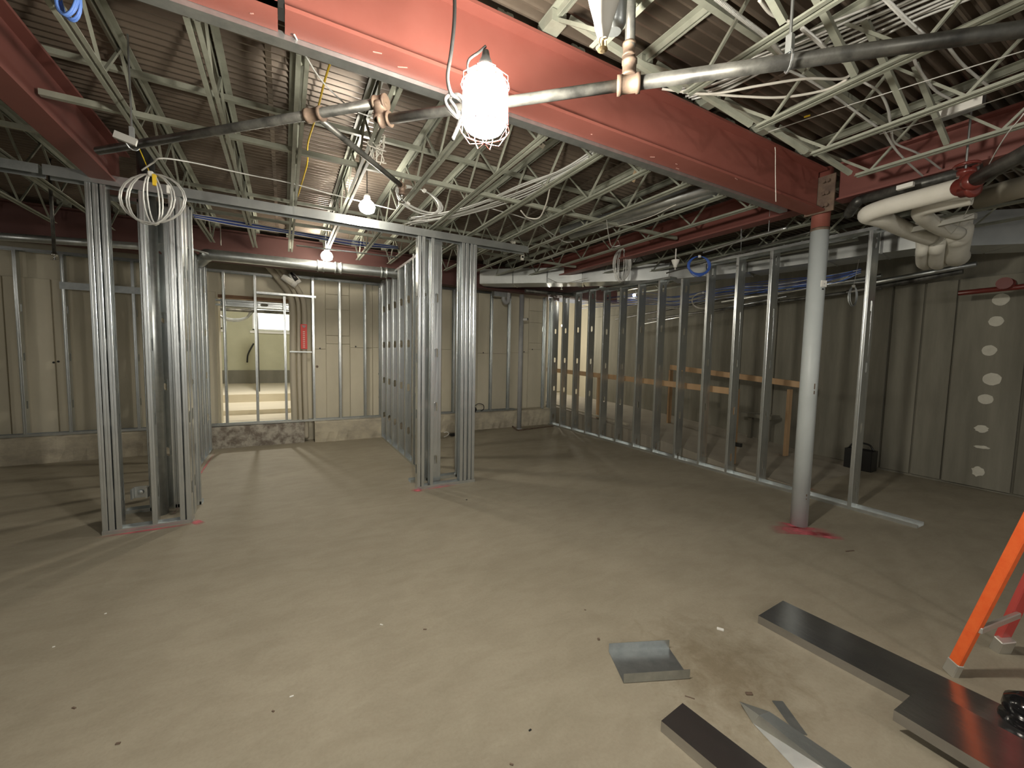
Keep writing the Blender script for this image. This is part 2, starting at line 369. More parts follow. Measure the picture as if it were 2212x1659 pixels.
# back room seen through the opening
o = MB(); o.box((-1.5, 8.25, .17), (7, .75, .34)); o.box((-1.5, 9.3, .21), (7, 1.4, .42)); o.box((-1.5, 11.6, .29), (7, 3.4, .58))
tag(struct(o.build('floor_back_room', mat('pale_floor', (.62, .56, .44), .8, 0, (3, .2, (.74, .69, .56)), stretch=(.4, 3, 1)))), 'pale stepped floor of the room beyond the opening')
WY = 13.2
greenish = mat('greenish_wall', (.50, .50, .36), .85, 0, (2, .25, (.60, .60, .44)), .1, 12)
b = MB(); wz0, wz1 = 2.02, 3.0
wx0, wx1 = ony(545, 700, WY).x, ony(628, 700, WY).x; ux0, ux1 = ony(466, 700, WY).x-.4, ony(480, 700, WY).x
for x0, x1, z0, z1 in [(-5, ux0, 0, 3.6), (ux0, ux1, 0, wz0), (ux0, ux1, wz1, 3.6), (ux1, wx0, 0, 3.6), (wx0, wx1, 0, wz0), (wx0, wx1, wz1, 3.6), (wx1, 2, 0, 3.6)]:
    b.box(((x0+x1)/2, WY+.12, (z0+z1)/2), (x1-x0, .24, z1-z0))
wfb = tag(struct(b.build('wall_back_room', greenish)), 'pale green concrete wall with high windows')
MB().box((-1.5, WY-.03, .75), (7, .05, .36)).build('dark_band', M['dark_conc'], wfb)
MB().box((-1.5, 10.5, 3.05), (7, 5.6, .08)).build('ceiling_back_room', M['deckc']); struct(bpy.data.objects['ceiling_back_room'])
for s_, xx in ((-1, -5), (1, 2)):
    struct(MB().box((xx, 10.6, 1.6), (.1, 5.4, 3.2)).build('wall_back_room_side', greenish))
for i, (x0, x1) in enumerate([(ux0, ux1), (wx0, wx1)]):
    wn = struct(link('window_%d' % (i+1), None)); tag(wn, ['narrow daylit high window at the left', 'wide daylit high window with a two-leaf sash'][i])
    xm = (x0+x1)/2
    f = MB()
    for z in (wz0+.02, wz1-.02, (wz0+wz1)/2): f.box((xm, WY+.03, z), (x1-x0, .05, .035))
    for x in (x0+.02, x1-.02): f.box((x, WY+.03, (wz0+wz1)/2), (.035, .05, wz1-wz0))
    f.build('window_frame', M['white'], wn)
    for z0, z1 in ((wz0, (wz0+wz1)/2), ((wz0+wz1)/2, wz1)):
        MB().box((xm, WY+.07, (z0+z1)/2), (x1-x0, .012, z1-z0)).build('pane', M['daylight'], wn)
    MB().box((xm, WY-.04, wz0-.05), (x1-x0+.1, .12, .06)).build('window_sill', M['white'], wn)
# right hand foundation wall with pilaster and plaster patches
XW = 7.27
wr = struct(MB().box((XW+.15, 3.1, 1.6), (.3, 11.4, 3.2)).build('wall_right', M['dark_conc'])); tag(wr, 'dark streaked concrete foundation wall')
ys = [-2.5, -1.2, -.3, .55, 1.22, 1.80, 2.10, 2.42, 2.62, 3.3, 3.9, 4.5, 5.1, 5.7, 6.3, 6.9, 7.5, 8.1, 8.75]
for i, (a, b) in enumerate(zip(ys[:-1], ys[1:])):
    th = .05 if i in (4, 7) else .016+rnd.uniform(0, .016)
    MB().box((XW-th/2+.004, (a+b)/2, 1.28), (th, b-a-.02, 2.50)).build('wall_panel', M['dark_conc'], wr, bevel=.004)
for px, py, ry, rz, shp in [(2162, 647, .068, .068, 1), (2152, 694, .06, .058, 1), (2137, 757, .06, .062, 1), (2143, 819, .075, .072, 1), (2129, 862, .064, .058, 1), (2120, 926, .055, .045, .7), (2121, 966, .062, .018, .7), (2112, 1018, .05, .06, .6)]:
    p = onx(px, py, XW-.048); r = random.Random(px)
    n = 18; k = .05 if shp == 1 else .16
    vs = [(p.x-.006, p.y, p.z)]+[(p.x-.004, p.y+ry*math.cos(t*2*PI/n)*(1+r.uniform(-k, k)), p.z+rz*math.sin(t*2*PI/n)*(1+r.uniform(-k, k))) for t in range(n)]
    vs += [(p.x+.004, v[1], v[2]) for v in vs[1:]]
    fs = [(0, 1+i, 1+(i+1) % n) for i in range(n)]+[(1+i, 1+(i+1) % n, 1+n+(i+1) % n, 1+n+i) for i in range(n)]
    MB().add(vs, fs).build('plaster_patch', M['patch'], wr)
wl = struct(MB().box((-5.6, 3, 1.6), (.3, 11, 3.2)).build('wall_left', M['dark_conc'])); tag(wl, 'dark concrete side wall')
# passage wall beyond the right end of the back wall
pw = struct(MB().box((6.6, 10.9, 1.6), (3.6, .2, 3.2)).build('wall_passage', M['concrete'])); tag(pw, 'bright cream wall at the end of the passage')
for x in (5.3, 5.9, 6.5, 7.1, 7.7): MB().box((x, 10.79, 1.5), (.56, .03, 2.3)).build('wall_panel', M['concrete'], pw, bevel=.004)
struct(MB().box((8.4, 9.8, 1.6), (.2, 2.2, 3.2)).build('wall_passage_end', M['concrete']))
struct(MB().box((4.9, 9.6, 1.6), (.3, 2.6, 3.2)).build('wall_passage_side', M['concrete']))
# ramp behind the long stud wall
prof = [(2.5, 0), (3.4, .05), (4.1, .125), (5.0, .205), (6.0, .27), (7.3, .335), (8.8, .36), (10.8, .36)]
vs = []
for y, z in prof: vs += [(5.3, y, z), (XW, y, z), (5.3, y, -.01), (XW, y, -.01)]
fs = []
for i in range(len(prof)-1):
    a, c = 4*i, 4*(i+1); fs += [(a, a+1, c+1, c), (a, c, c+2, a+2), (a+1, a+3, c+3, c+1)]
rp = struct(MB().add(vs, fs).build('ramp', M['ramp'])); tag(rp, 'sloping concrete ramp behind the long stud wall')
MB().box((5.33, 6.9, .37), (.07, 3.2, .03), Matrix.Rotation(.045, 3, 'X')).build('ramp_nosing', M['curb'], rp)

# ================================================================== RED STEEL
def ibeam(b, p0, p1, d, wf, tf=.016, tw=.012):
    p0, p1 = Vector(p0), Vector(p1); h = d/2
    prof = [(-wf/2, -h), (wf/2, -h), (wf/2, -h+tf), (tw/2, -h+tf), (tw/2, h-tf), (wf/2, h-tf), (wf/2, h), (-wf/2, h), (-wf/2, h-tf), (-tw/2, h-tf), (-tw/2, -h+tf), (-wf/2, -h+tf)]
    return b.sweep(p0, p1, prof)
YB, ZB0, ZB1 = 1.90, 2.76, 3.106
def beam(name, label, segs, d, wf, z):
    t = thing(name, label, 'beam', segs[0][0])
    for a, b in segs:
        o = ibeam(MB(), Vector(a)+V(0, 0, z), Vector(b)+V(0, 0, z), d, wf, .018).build('beam_length', M['red_dirty'] if name == 'main_beam' else M['red'], t); o.location = -Vector(segs[0][0])
    return t
gx = ony(608, 40, YB-.07).x
mb = thing('main_beam', 'big red primed steel beam crossing the room overhead', 'beam', (gx, YB, 2.69))
zc = (ZB0+ZB1)/2
def place(o, t): o.location = -Vector(t.location); return o
place(ibeam(MB(), (-2.6, YB, zc), (gx-.012, YB, zc), ZB1-ZB0, .14, .016).build('beam_length', M['red_dirty'], mb), mb)
place(ibeam(MB(), (gx+.012, YB, zc), (3.99, YB, zc), ZB1-ZB0, .14, .016).build('beam_length', M['red_dirty'], mb), mb)
# left length has a plated side, as in the photo
place(MB().box(((-2.6+gx-.012)/2, YB-.064, zc-.01), (gx+2.588, .012, ZB1-ZB0-.02)).build('side_plate', M['red'], mb), mb)
place(MB().box((gx, YB-.03, zc), (.022, .07, ZB1-ZB0-.004)).build('joint_plate', M['black'], mb), mb)
for px, py, l in [(700+850/7.37, 60+398/7.37, .06), (700+1250/7.37, 60+630/7.37, .07), (1480+700/6.32, 300+548/6.32, .06), (1180+1690/7.37, 200+1028/7.37, .05), (1180+2075/7.37, 200+1140/7.37, .03), (1180+720/7.37, 200+666/7.37, .015), (400+1060/7.37, 215/7.37, .02), (1180+2090/7.37, 200+1210/7.37, .05)]:
    p = onz(px, py, ZB0-.002); place(MB().box(p, (l*.6, .005, .002), Matrix.Rotation(random.uniform(-.6, .6), 3, 'Z')).build('scuff', M['scuff'], mb), mb)
# galvanised track clipped under the far flange
tk = thing('ceiling_track', 'long grey track fixed along the back edge of the big red beam', 'track', (-1.6, YB+.072, ZB0-.02))
link('track', track_mesh(5.3, .06, .03, 'galv_dull'), tk)
# column
cx_, cy_ = 4.09, 1.90
col = thing('steel_column', 'round pale grey steel column with a rusty red head under the beam', 'column', (cx_, cy_, 0))
MB().tube([(0, 0, 0), (0, 0, 2.63)], .068, 28).build('shaft', M['colgrey'], col, True)
MB().tube([(0, 0, 2.63), (0, 0, 3.14)], .068, 28).build('head', M['red_dirty'], col, True)
MB().tube([(0, 0, 2.622), (0, 0, 2.645)], .0695, 28).build('paint_edge', M['rust'], col, True)
b = MB(); b.box((-.085, -.02, 2.90), (.012, .22, .30)); b.build('connection_plate', M['rust'], col)
for z in (2.80, 2.90, 3.0):
    for y in (-.085, -.055): MB().lathe((-.10, y, z), (-1, 0, 0), [(0, .016), (.02, .016)], 6).build('bolt', M['rust'], col)
p = onx(1782, 612, cx_-.035); d = p-Vector((cx_, cy_, 0)); 
lb = MB().box((-.305*.072, -.952*.072, p.z), (.052, .012, .055), Matrix.Rotation(-.31, 3, 'Z')).build('label_plate', M['white'], col); tag(lb, 'small white square plate')
MB().lathe((-.305*.078, -.952*.078, p.z-.002), (-.305, -.952, 0), [(0, .006), (.004, .004)], 8).build('push_button', M['pvc'], lb)
for px, py, s_ in [(1757, 835, .05), (1759, 848, .03), (1739, 1072, .018), (1738, 1080, .01)]:
    q = ony(px, py, cy_-.066)
    MB().box((-.45*.0675, -.893*.0675, q.z), (.009, .004, s_), Matrix.Rotation(-.45, 3, 'Z')).build('chip', M['rust'], col)
MB().box((-.305*.068, -.952*.068, p.z-.045), (.018, .004, .012), Matrix.Rotation(-.31, 3, 'Z')).build('tape_scrap', M['black'], col)
# girders along Y
gr = thing('side_girder', 'dark red girder running away from the grey column', 'beam', (4.12, 3, 2.93))
place(ibeam(MB(), (4.12, -2.3, 2.99), (4.12, 1.79, 2.99), .30, .14).build('beam_length', M['red'], gr), gr)
place(ibeam(MB(), (4.12, 2.04, 2.99), (4.12, 6.75, 2.99), .30, .14).build('beam_length', M['red'], gr), gr)
gl = thing('side_girder', 'red girder at the upper left running to the stud box', 'beam', (-1.22, 3, 2.9))
place(ibeam(MB(), (-1.18, -1.5, 2.93), (-1.18, 1.8, 2.93), .34, .15).build('beam_length', M['red'], gl), gl)
place(ibeam(MB(), (-1.18, 2.04, 2.93), (-1.18, 4.7, 2.93), .34, .15).build('beam_length', M['red'], gl), gl)
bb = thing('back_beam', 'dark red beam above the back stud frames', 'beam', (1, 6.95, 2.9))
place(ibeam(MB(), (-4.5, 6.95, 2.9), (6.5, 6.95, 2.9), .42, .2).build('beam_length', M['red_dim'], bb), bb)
c2 = thing('steel_column', 'grey steel column standing inside the left stud box', 'column', (-1.0, 4.68, 0))
MB().tube([(0, 0, 0), (0, 0, 3.15)], .06, 20).build('shaft', M['galv_dull'], c2, True)

# ================================================================== BAR JOISTS
def joist_parts(L, z0, z1, inset0, inset1, up_w=.034):
    """meshes for a joist along +y starting at 0; z0 bottom chord, z1 top chord (relative)"""
    top = MB(); t = .005
    for s_ in (-1, 1):
        top.box((s_*(.008+up_w/2), L/2, z1), (up_w, L, t)); top.box((s_*.010, L/2, z1-up_w/2), (t, L, up_w))
    bot = MB(); lw = .020
    for s_ in (-1, 1):
        bot.box((s_*(.0085+lw/2), (inset0+L-inset1)/2, z0), (lw, L-inset0-inset1, .0045)); bot.box((s_*.0085, (inset0+L-inset1)/2, z0+lw/2), (.0045, L-inset0-inset1, lw))
    return top, bot
def make_joist(L, z0, z1, i0, i1, label, group):
    t = thing('bar_joist', label, 'joist', (0, 0, 0), 0, group)
    top, bot = joist_parts(L, z0, z1, i0, i1)
    top.build('top_chord', M['joist'], t); bot.build('bottom_chord', M['joist'], t)
    seat0 = MB().box((0, .06, z1-.035), (.085, .13, .055)); seat0.build('seat', M['joist'], t)
    MB().box((0, L-.06, z1-.035), (.085, .13, .055)).build('seat', M['joist'], t)
    y0, y1 = i0+.08, L-i1-.08; n = max(1, round((y1-y0)/.62)); st = (y1-y0)/n
    me_u = MB().bar((0, 0, z0+.012), (0, st/2, z1-.022), .013, .013).mesh('web_bar', M['joist'])
    me_d = MB().bar((0, 0, z1-.022), (0, st/2, z0+.012), .013, .013).mesh('web_bar', M['joist'])
    link('web_bar', MB().bar((0, .1, z1-.03), (0, y0, z0+.012), .016, .016).mesh('web_bar', M['joist']), t)
    for k in range(n):
        link('web_bar', me_u, t, (0, y0+k*st, 0)); link('web_bar', me_d, t, (0, y0+k*st+st/2, 0))
    link('web_bar', MB().bar((0, L-.1, z1-.03), (0, y1, z0+.012), .016, .016).mesh('web_bar', M['joist']), t)
    return t
def dup(root, loc, label=None):
    r = root.copy(); COL.objects.link(r); r.location = loc
    if label: r['label'] = label
    for ch in list(root.children):
        c = ch.copy(); COL.objects.link(c); c.parent = r
    return r
ordn = ['first', 'second', 'third', 'fourth', 'fifth', 'sixth', 'seventh', 'eighth', 'ninth', 'tenth', 'eleventh', 'twelfth', 'thirteenth', 'fourteenth', 'fifteenth']
farX = [-.77, -.31, .10, .53, .98, 1.43, 1.88, 2.33, 2.78, 3.23, 3.68]
J = make_joist(4.98, 2.85, 3.18, .32, .35, 'x', 'bar joists behind the big red beam')
for i, x in enumerate(farX):
    lab = 'grey-green bar joist behind the big red beam, %s from the left girder' % ordn[i]
    if i == 0: J.location = (x, YB, 0); J['label'] = lab
    else: dup(J, (x, YB, 0), lab)
for i, x in enumerate([-1.72, -2.2, -2.7, -3.2, -3.7]):
    dup(J, (x, YB, 0), 'dim bar joist in the dark bay left of the left girder, %s from it' % ordn[i])
for i, x in enumerate([4.6, 5.1, 5.6, 6.1, 6.6]):
    dup(J, (x, YB, 0), 'dim bar joist in the dark bay right of the side girder, %s from it' % ordn[i])
nearX = [1.20, 1.80, 2.41, 3.02, 3.63]
J2 = make_joist(3.9, 2.83, 3.18, .40, .3, 'x', 'bar joists in front of the big red beam')
J2.rotation_euler = (0, 0, PI)
for i, x in enumerate([-.6, 0., .6]+nearX):
    lab = 'grey-green bar joist on the camera side of the big red beam, %s from the left' % ordn[i]
    if i == 0: J2.location = (x, YB-.02, 0); J2['label'] = lab
    else: dup(J2, (x, YB-.02, 0), lab)
for i, x in enumerate([4.7, 5.3, 5.9]):
    dup(J2, (x, YB-.02, 0), 'dim bar joist right of the side girder near the camera, %s from it' % ordn[i])
# bridging angles running across the joists
def angle(name, p0, p1, w_, label, group=None, m_='joist'):
    b = MB(); b.sweep(p0, p1, [(0, 0), (w_, 0), (w_, .004), (.004, .004), (.004, w_), (0, w_)])
    o = b.build(name, M[m_]); return tag(o, label, 'bridging', group)
angle('bridging_angle', (-1.15, 3.32, 3.10), (4.0, 3.32, 3.10), .032, 'upper grey bridging angle crossing the first row of joists')
angle('bridging_angle', (-1.15, 3.32, 2.868), (4.0, 3.32, 2.868), .032, 'lower grey bridging angle crossing the first row of joists')
angle('bridging_angle', (-1.15, 5.2, 3.10), (4.0, 5.2, 3.10), .03, 'upper bridging angle in the far part of the ceiling')
angle('bridging_angle', (-1.15, 5.2, 2.868), (4.0, 5.2, 2.868), .03, 'lower bridging angle in the far part of the ceiling')
angle('bridging_angle', (-4.2, 3.9, 2.868), (-1.35, 3.9, 2.868), .03, 'dim bridging angle left of the left girder')
angle('bridging_angle', (.6, .55, 3.10), (4.0, .55, 3.10), .032, 'upper bridging angle near the top right corner')
angle('bridging_angle', (.6, 1.32, 3.12), (4.0, 1.32, 3.12), .03, 'grey bridging angle close to the beam at the upper right')
for i in range(4):
    angle('bridging_strut', (nearX[i]+.03, 1.72, 3.12), (nearX[i+1]-.02, 1.50, 2.85), .026, 'sloping grey strut between near joists, %s from the left' % ordn[i])
for i in range(4):
    angle('bridging_strut', (nearX[i]+.03, 1.0, 3.12), (nearX[i+1]-.02, 1.0, 2.85), .026, 'sloping strut further out between near joists, %s from the left' % ordn[i])

# ================================================================== STUD FRAMES
ZT = 2.79
# left box and the wall that runs back from it
fa = thing('stud_box', 'galvanised steel stud box at the left with three studs at each corner', 'stud framing', (-1.0, 4.33, 0))
def put(o, t):
    o.location = Vector(o.location)-Vector(t.location); return o
S = lambda t, *a, **k: put(stud(t, *a, **k), t)
T = lambda t, *a, **k: put(track(t, *a, **k), t)
T(fa, (-1.29, 4.33, 0), .575); T(fa, (-1.29, 4.80, 0), .575)
T(fa, (-1.29, 4.33, ZT-.003), .575, flip=True, name='top_track'); T(fa, (-1.29, 4.80, ZT), .575, flip=True, name='top_track')
for x, md in [(-1.288, 'y+'), (-1.212, 'y'), (-1.168, 'y'), (-.945, 'y'), (-.763, 'y'), (-.718, 'y')]:
    S(fa, x, 4.334, .002, ZT-.01, md, first=.3)
for x, md in [(-1.10, 'x'), (-.99, 'x'), (-.90, 'x'), (-.81, 'x')]:
    S(fa, x, 4.80, .002, ZT-.01, md, first=.55)
S(fa, -1.29, 4.55, .002, ZT-.01, 'y+'); S(fa, -.73, 4.55, .002, ZT-.01, 'y')
br = MB(); br.box((0, 0, 0), (.085, .012, .10)); br.box((-.05, -.03, 0), (.012, .07, .09)); br.box((.05, -.03, 0), (.012, .07, .09)); br.lathe((0, -.01, 0), (0, -1, 0), [(0, .022), (.012, .018), (.014, .006)], 10)
p = onz(326, 1119); o = br.build('bracket', M['galv'], fa); q = ony(305, 1062, 4.62); o.location = q-Vector(fa.location)
fw_ = thing('stud_wall', 'galvanised stud wall running back from the left stud box', 'stud framing', (-1.0, 6, 0))
T(fw_, (-.94, 4.9, 0), 2.5, ang=PI/2); T(fw_, (-.94, 4.9, 2.70), 2.5, ang=PI/2, flip=True, name='top_track')
y = 4.95
while y < 7.3: S(fw_, -1.036, y, .002, 2.69, 'x', first=.5); y += .335
# middle box + wall
fm = thing('stud_box', 'galvanised steel stud box in the middle of the room with slotted studs', 'stud framing', (1.6, 4.33, 0))
T(fm, (1.25, 4.33, 0), .69); T(fm, (1.25, 4.60, 0), .69); T(fm, (1.25, 4.33, ZT-.003), .69, flip=True, name='top_track')
for x, md in [(1.253, 'y+'), (1.332, 'y'), (1.432, 'y'), (1.785, 'y'), (1.832, 'y'), (1.886, 'y'), (1.930, 'y')]:
    S(fm, x, 4.334, .002, ZT-.01, md, first=.22 if x < 1.3 else .3)
S(fm, 1.435, 4.46, .002, ZT-.02, 'x', first=.28, w_=.125)
S(fm, 1.36, 4.60, .002, ZT-.02, 'x'); S(fm, 1.80, 4.60, .002, ZT-.02, 'x')
fn = thing('stud_wall', 'galvanised stud wall running back from the middle stud box', 'stud framing', (1.5, 6, 0))
T(fn, (1.565, 4.72, 0), 2.68, ang=PI/2); T(fn, (1.565, 4.72, 2.73), 2.68, ang=PI/2, flip=True, name='top_track')
for y in (4.62, 4.96, 5.30, 5.70, 6.1, 6.5, 6.9, 7.3): S(fn, 1.469, y, .002, 2.72 if y > 5.5 else 2.76, 'x', first=.4)
# header track over both boxes
hd = thing('header_track', 'long galvanised header track spanning over both stud boxes', 'track', (.6, 4.33, 2.75))
o = put(link('track', track_mesh(4.1, .114, .075), hd, (-1.5, 4.437, 2.802), (PI, 0, 0)), hd)
o = put(link('track', track_mesh(3.13, .114, .065, 'galv_dull'), hd, (-4.65, 4.437, 2.795), (PI, 0, 0)), hd)
o = put(link('track_splice', track_mesh(1.0, .122, .08), hd, (.1, 4.441, 2.806), (PI, 0, 0)), hd)
# long right stud wall
fr = thing('stud_wall', 'long galvanised stud wall on the right with a dozen slotted studs', 'stud framing', (5.05, 4.5, 0))
T(fr, (5.154, 1.36, 0), 6.03, ang=PI/2, w_=.156)
ys_ = [1.86, 2.34, 2.79, 3.20, 3.61, 4.02, 4.43, 4.84, 5.25, 5.66, 6.07, 6.48, 6.89, 7.25]
for y in ys_:
    top = 2.80 if y < 3.9 else (2.63 if y < 4.2 else (2.69 if y < 5.7 else 2.76))
    S(fr, 5.0, y, .002, top, 'x', first=(top-.14) % .61, w_=.152)
T(fr, (5.154, 1.80, 2.805), 1.95, ang=PI/2, flip=True, name='top_track', w_=.156); T(fr, (5.154, 4.25, 2.70), 1.5, ang=PI/2, flip=True, name='top_track', m_='galv_dull', w_=.156); T(fr, (5.154, 5.8, 2.765), 1.5, ang=PI/2, flip=True, name='top_track', w_=.156)
# frames standing on the curb
ZC = .338
def px_x(px, py=800, Y=7.47): return ony(px, py, Y).x
f1 = thing('curb_stud_frame', 'dim galvanised stud frame on the curb at the far left', 'stud framing', (-2.4, 7.45, ZC))
T(f1, (-4.6, 7.44, ZC), 3.6)
for px in (-60, 52, 152, 243, 300): S(f1, px_x(px, 800), 7.444, ZC+.002, 2.33, 'y', first=.4)
T(f1, (-4.6, 7.44, 2.69), 3.6, flip=True, name='top_track'); 
o = MB().box((-1.9+1.9, 0, 0), (1.2, .04, .09)).build('cross_brace', M['galv_dull'], f1); o.location = ony(265, 626, 7.46)-Vector(f1.location)
f2 = thing('curb_stud_frame', 'galvanised stud frame in front of the opening and the cream wall', 'stud framing', (.3, 7.45, ZC))
T(f2, (-.97, 7.44, ZC), 2.46)
for i, px in enumerate((490, 557, 680, 737, 791, 824)): S(f2, px_x(px, 760), 7.444, ZC+.002, 2.31 if i != 2 else 2.36, 'y', first=.4)
x619 = px_x(620, 800); S(f2, x619, 7.444, ZC+.002, 2.0, 'y', first=.4)
T(f2, (-.97, 7.44, 2.66), 1.05, flip=True, name='top_track'); T(f2, (px_x(640, 590), 7.44, 2.69), 1.5-px_x(640, 590), flip=True, name='top_track')
xa, xb = px_x(554, 625), px_x(682, 630)
T(f2, (xa, 7.44, 2.385), xb-xa, flip=True, name='header')
f3 = thing('curb_stud_frame', 'galvanised stud frame on the curb right of the middle box', 'stud framing', (2.7, 7.45, ZC))
T(f3, (1.7, 7.44, ZC), px_x(1115)-1.7, m_='galv_dull')
for px in (982, 1063, 1101): S(f3, px_x(px, 760), 7.444, ZC+.002, 2.40, 'y', first=.4)
T(f3, (1.7, 7.44, 2.745), px_x(1066)-1.7, flip=True, name='top_track', m_='galv_dull')
f4 = thing('corner_stud_pair', 'pair of galvanised studs in the far right corner on the curb', 'stud framing', (4.9, 7.45, ZC))
for px in (1174, 1187): S(f4, px_x(px, 760), 7.40, ZC+.002, 2.40, 'y', first=.5)
# steel lintel stud laid flat in the opening
lt = thing('lintel_stud', 'flat galvanised stud with oval slots across the top of the opening', 'stud', (-.3, 7.62, 2.2))
p0, p1 = ony(447, 652, 7.60), ony(624, 655, 7.60)
o = link('stud', stud_mesh(p1.x-p0.x, .10, .04, .12), lt); o.matrix_world = Matrix.Translation(p0-Vector(lt.location)+V(0, 0, .055))@Matrix.Rotation(PI/2, 4, 'Y')
tag(MB().box(((OX0+OX1)/2, 7.72, 2.31), (OX1-OX0+.2, .14, .07)).build('timber_lintel', M['brownwood']), 'old brown timber plank over the opening', 'timber')

# ================================================================== PIPES
def pipe(t, pts, r, m_='pipe_black', name='pipe', n=14):
    o = MB().tube(pts, r, n).build(name, M[m_], t, True); o.location = -Vector(t.location); return o
def fit(t, p, d, r, l, m_='rust', name='fitting'):
    p = Vector(p); d = Vector(d).normalized()
    o = MB().lathe(p-d*l/2, d, [(0, r*1.12), (l*.18, r*1.12), (l*.2, r), (l*.8, r), (l*.82, r*1.12), (l, r*1.12)], 14).build(name, M[m_], t, True); o.location = -Vector(t.location); return o
ZP = 2.60
sp = thing('sprinkler_pipe', 'black sprinkler pipe running diagonally across the ceiling with rusty fittings', 'pipe', (0, 2.3, ZP))
A0, A1, A2 = onz(212, 326, ZP), onz(680, 248, ZP), onz(822, 222, ZP)
B0, B1, B2 = onz(832, 262, ZP-.07), onz(1358, 182, ZP-.07), onz(2400, 36, ZP-.07)
pipe(sp, [A0, A2], .021, n=16); dA = (A2-A0).normalized()
B0 = A2+V(.01, -.01, -.075)
pipe(sp, [A2, A2+V(0, 0, -.075)], .024, 'rust', 'riser'); fit(sp, A2, dA, .029, .06, name='elbow'); fit(sp, A2+V(0, 0, -.04), (0, 0, 1), .029, .07, name='elbow')
pipe(sp, [B0, B1], .021); pipe(sp, [B1, B2], .024); dB = (B2-B1).normalized(); fit(sp, B0+dB*.01, dB, .029, .05, name='elbow')
fit(sp, B1, dB, .031, .085, name='tee'); fit(sp, B1+V(0, 0, .055), (0, 0, 1), .026, .06, name='reducer'); fit(sp, B1+V(-.005, 0, .12), (0, 0, 1), .022, .05, m_='rust', name='reducer')
pipe(sp, [B1+V(0, 0, .1), B1+V(-.05, -.04, .47)], .019, name='riser')
fit(sp, A1, dA, .029, .09, name='tee')
C1 = onz(868, 402, ZP); pipe(sp, [A1, C1], .016, name='branch'); dC = (C1-A1).normalized()
fit(sp, C1, dC, .021, .04, 'rust', name='elbow'); fit(sp, C1+V(0, 0, -.03), (0, 0, 1), .02, .05, 'rust', name='reducer')
o = MB().lathe(C1+V(0, 0, -.11), (0, 0, 1), [(0, .010), (.004, .020), (.01, .020), (.012, .006), (.035, .006), (.036, .014), (.06, .014)], 12).build('sprinkler_head', M['chrome'], sp, True); o.location = -Vector(sp.location)
for px in (286, 1704):
    q = onz(px, 310 if px < 500 else 132, ZP-(0 if px < 500 else .07)); o = MB()
    o.tube([q+V(0, 0, .02), q+V(0, 0, .56)], .005, 6)
    o.tube([q+dB*0+V(0, 0, .03)+(V(-dB.y, dB.x, 0)*.0)]+[q+V(dB.y, -dB.x, 0)*(.033*math.cos(t))+V(0, 0, .033*math.sin(t)) for t in [PI/2+i*PI/6 for i in range(13)]], .004, 5)
    o.box(q+V(0, 0, .055), (.02, .02, .06)); k = o.build('hanger', M['galv_dull'], sp); k.location = -Vector(sp.location)
# label sticker on the upper pipe
# top right covered sprinkler head
q = EYE+ray(1302, 92)*1.1
hs = thing('sleeved_sprinkler', 'brass sprinkler head below a white plastic sleeve at the top edge', 'sprinkler', q)
MB().lathe((0, 0, .008), (0, 0, 1), [(0, .012), (.03, .022), (.05, .026), (.09, .038), (.14, .05), (.22, .055), (.30, .05)], 16).build('plastic_sleeve', M['white'], hs, True)
b = MB(); b.lathe((0, 0, -.022), (0, 0, 1), [(0, .006), (.003, .014), (.005, .014), (.006, .004), (.03, .004)], 12)
for s_ in (-1, 1): b.tube([(s_*.010, 0, .012), (s_*.012, 0, -.005), (s_*.004, 0, -.018)], .002, 5)
b.build('head_frame', M['brass'], hs)
MB().lathe((.055, .02, .06), (0, 0, 1), [(0, .02), (.02, .032), (.12, .034), (.2, .034)], 12).build('sleeve_shadow', M['galv_dull'], hs, True)  # solid grey shape standing in for the dark shadow right of the sleeve
# big grey pipe in front of back beam
gp = thing('large_grey_pipe', 'large grey pipe running under the back red beam', 'pipe', (0, 6.35, 2.68))
r0, r1 = ony(470, 552, 6.35), ony(862, 592, 6.35)
pts = [r0+V(-.25, .5, -.02), r0+V(-.12, .12, 0), r0, r0.lerp(r1, .5), r1+V(.3, 0, .01)]
pipe(gp, spline(pts, 6), .068, 'galv_dull')
for f_ in (.52, .62, .9): fit(gp, r0.lerp(r1, f_), (r1-r0), .072, .09, 'galv_dull', 'coupling')
for px in (477, 755):
    q = ony(px, 530, 6.35); o = MB().tube([q, q+V(0, 0, .32)], .006, 6).build('hanger_rod', M['chrome'], gp); o.location = -Vector(gp.location)
dp = thing('dim_pipe', 'dim horizontal pipe in the dark at the far left', 'pipe', (-2.5, 6.3, 2.6))
pipe(dp, [ony(-80, 505, 6.3), ony(300, 532, 6.3)], .04, 'galv_dull')
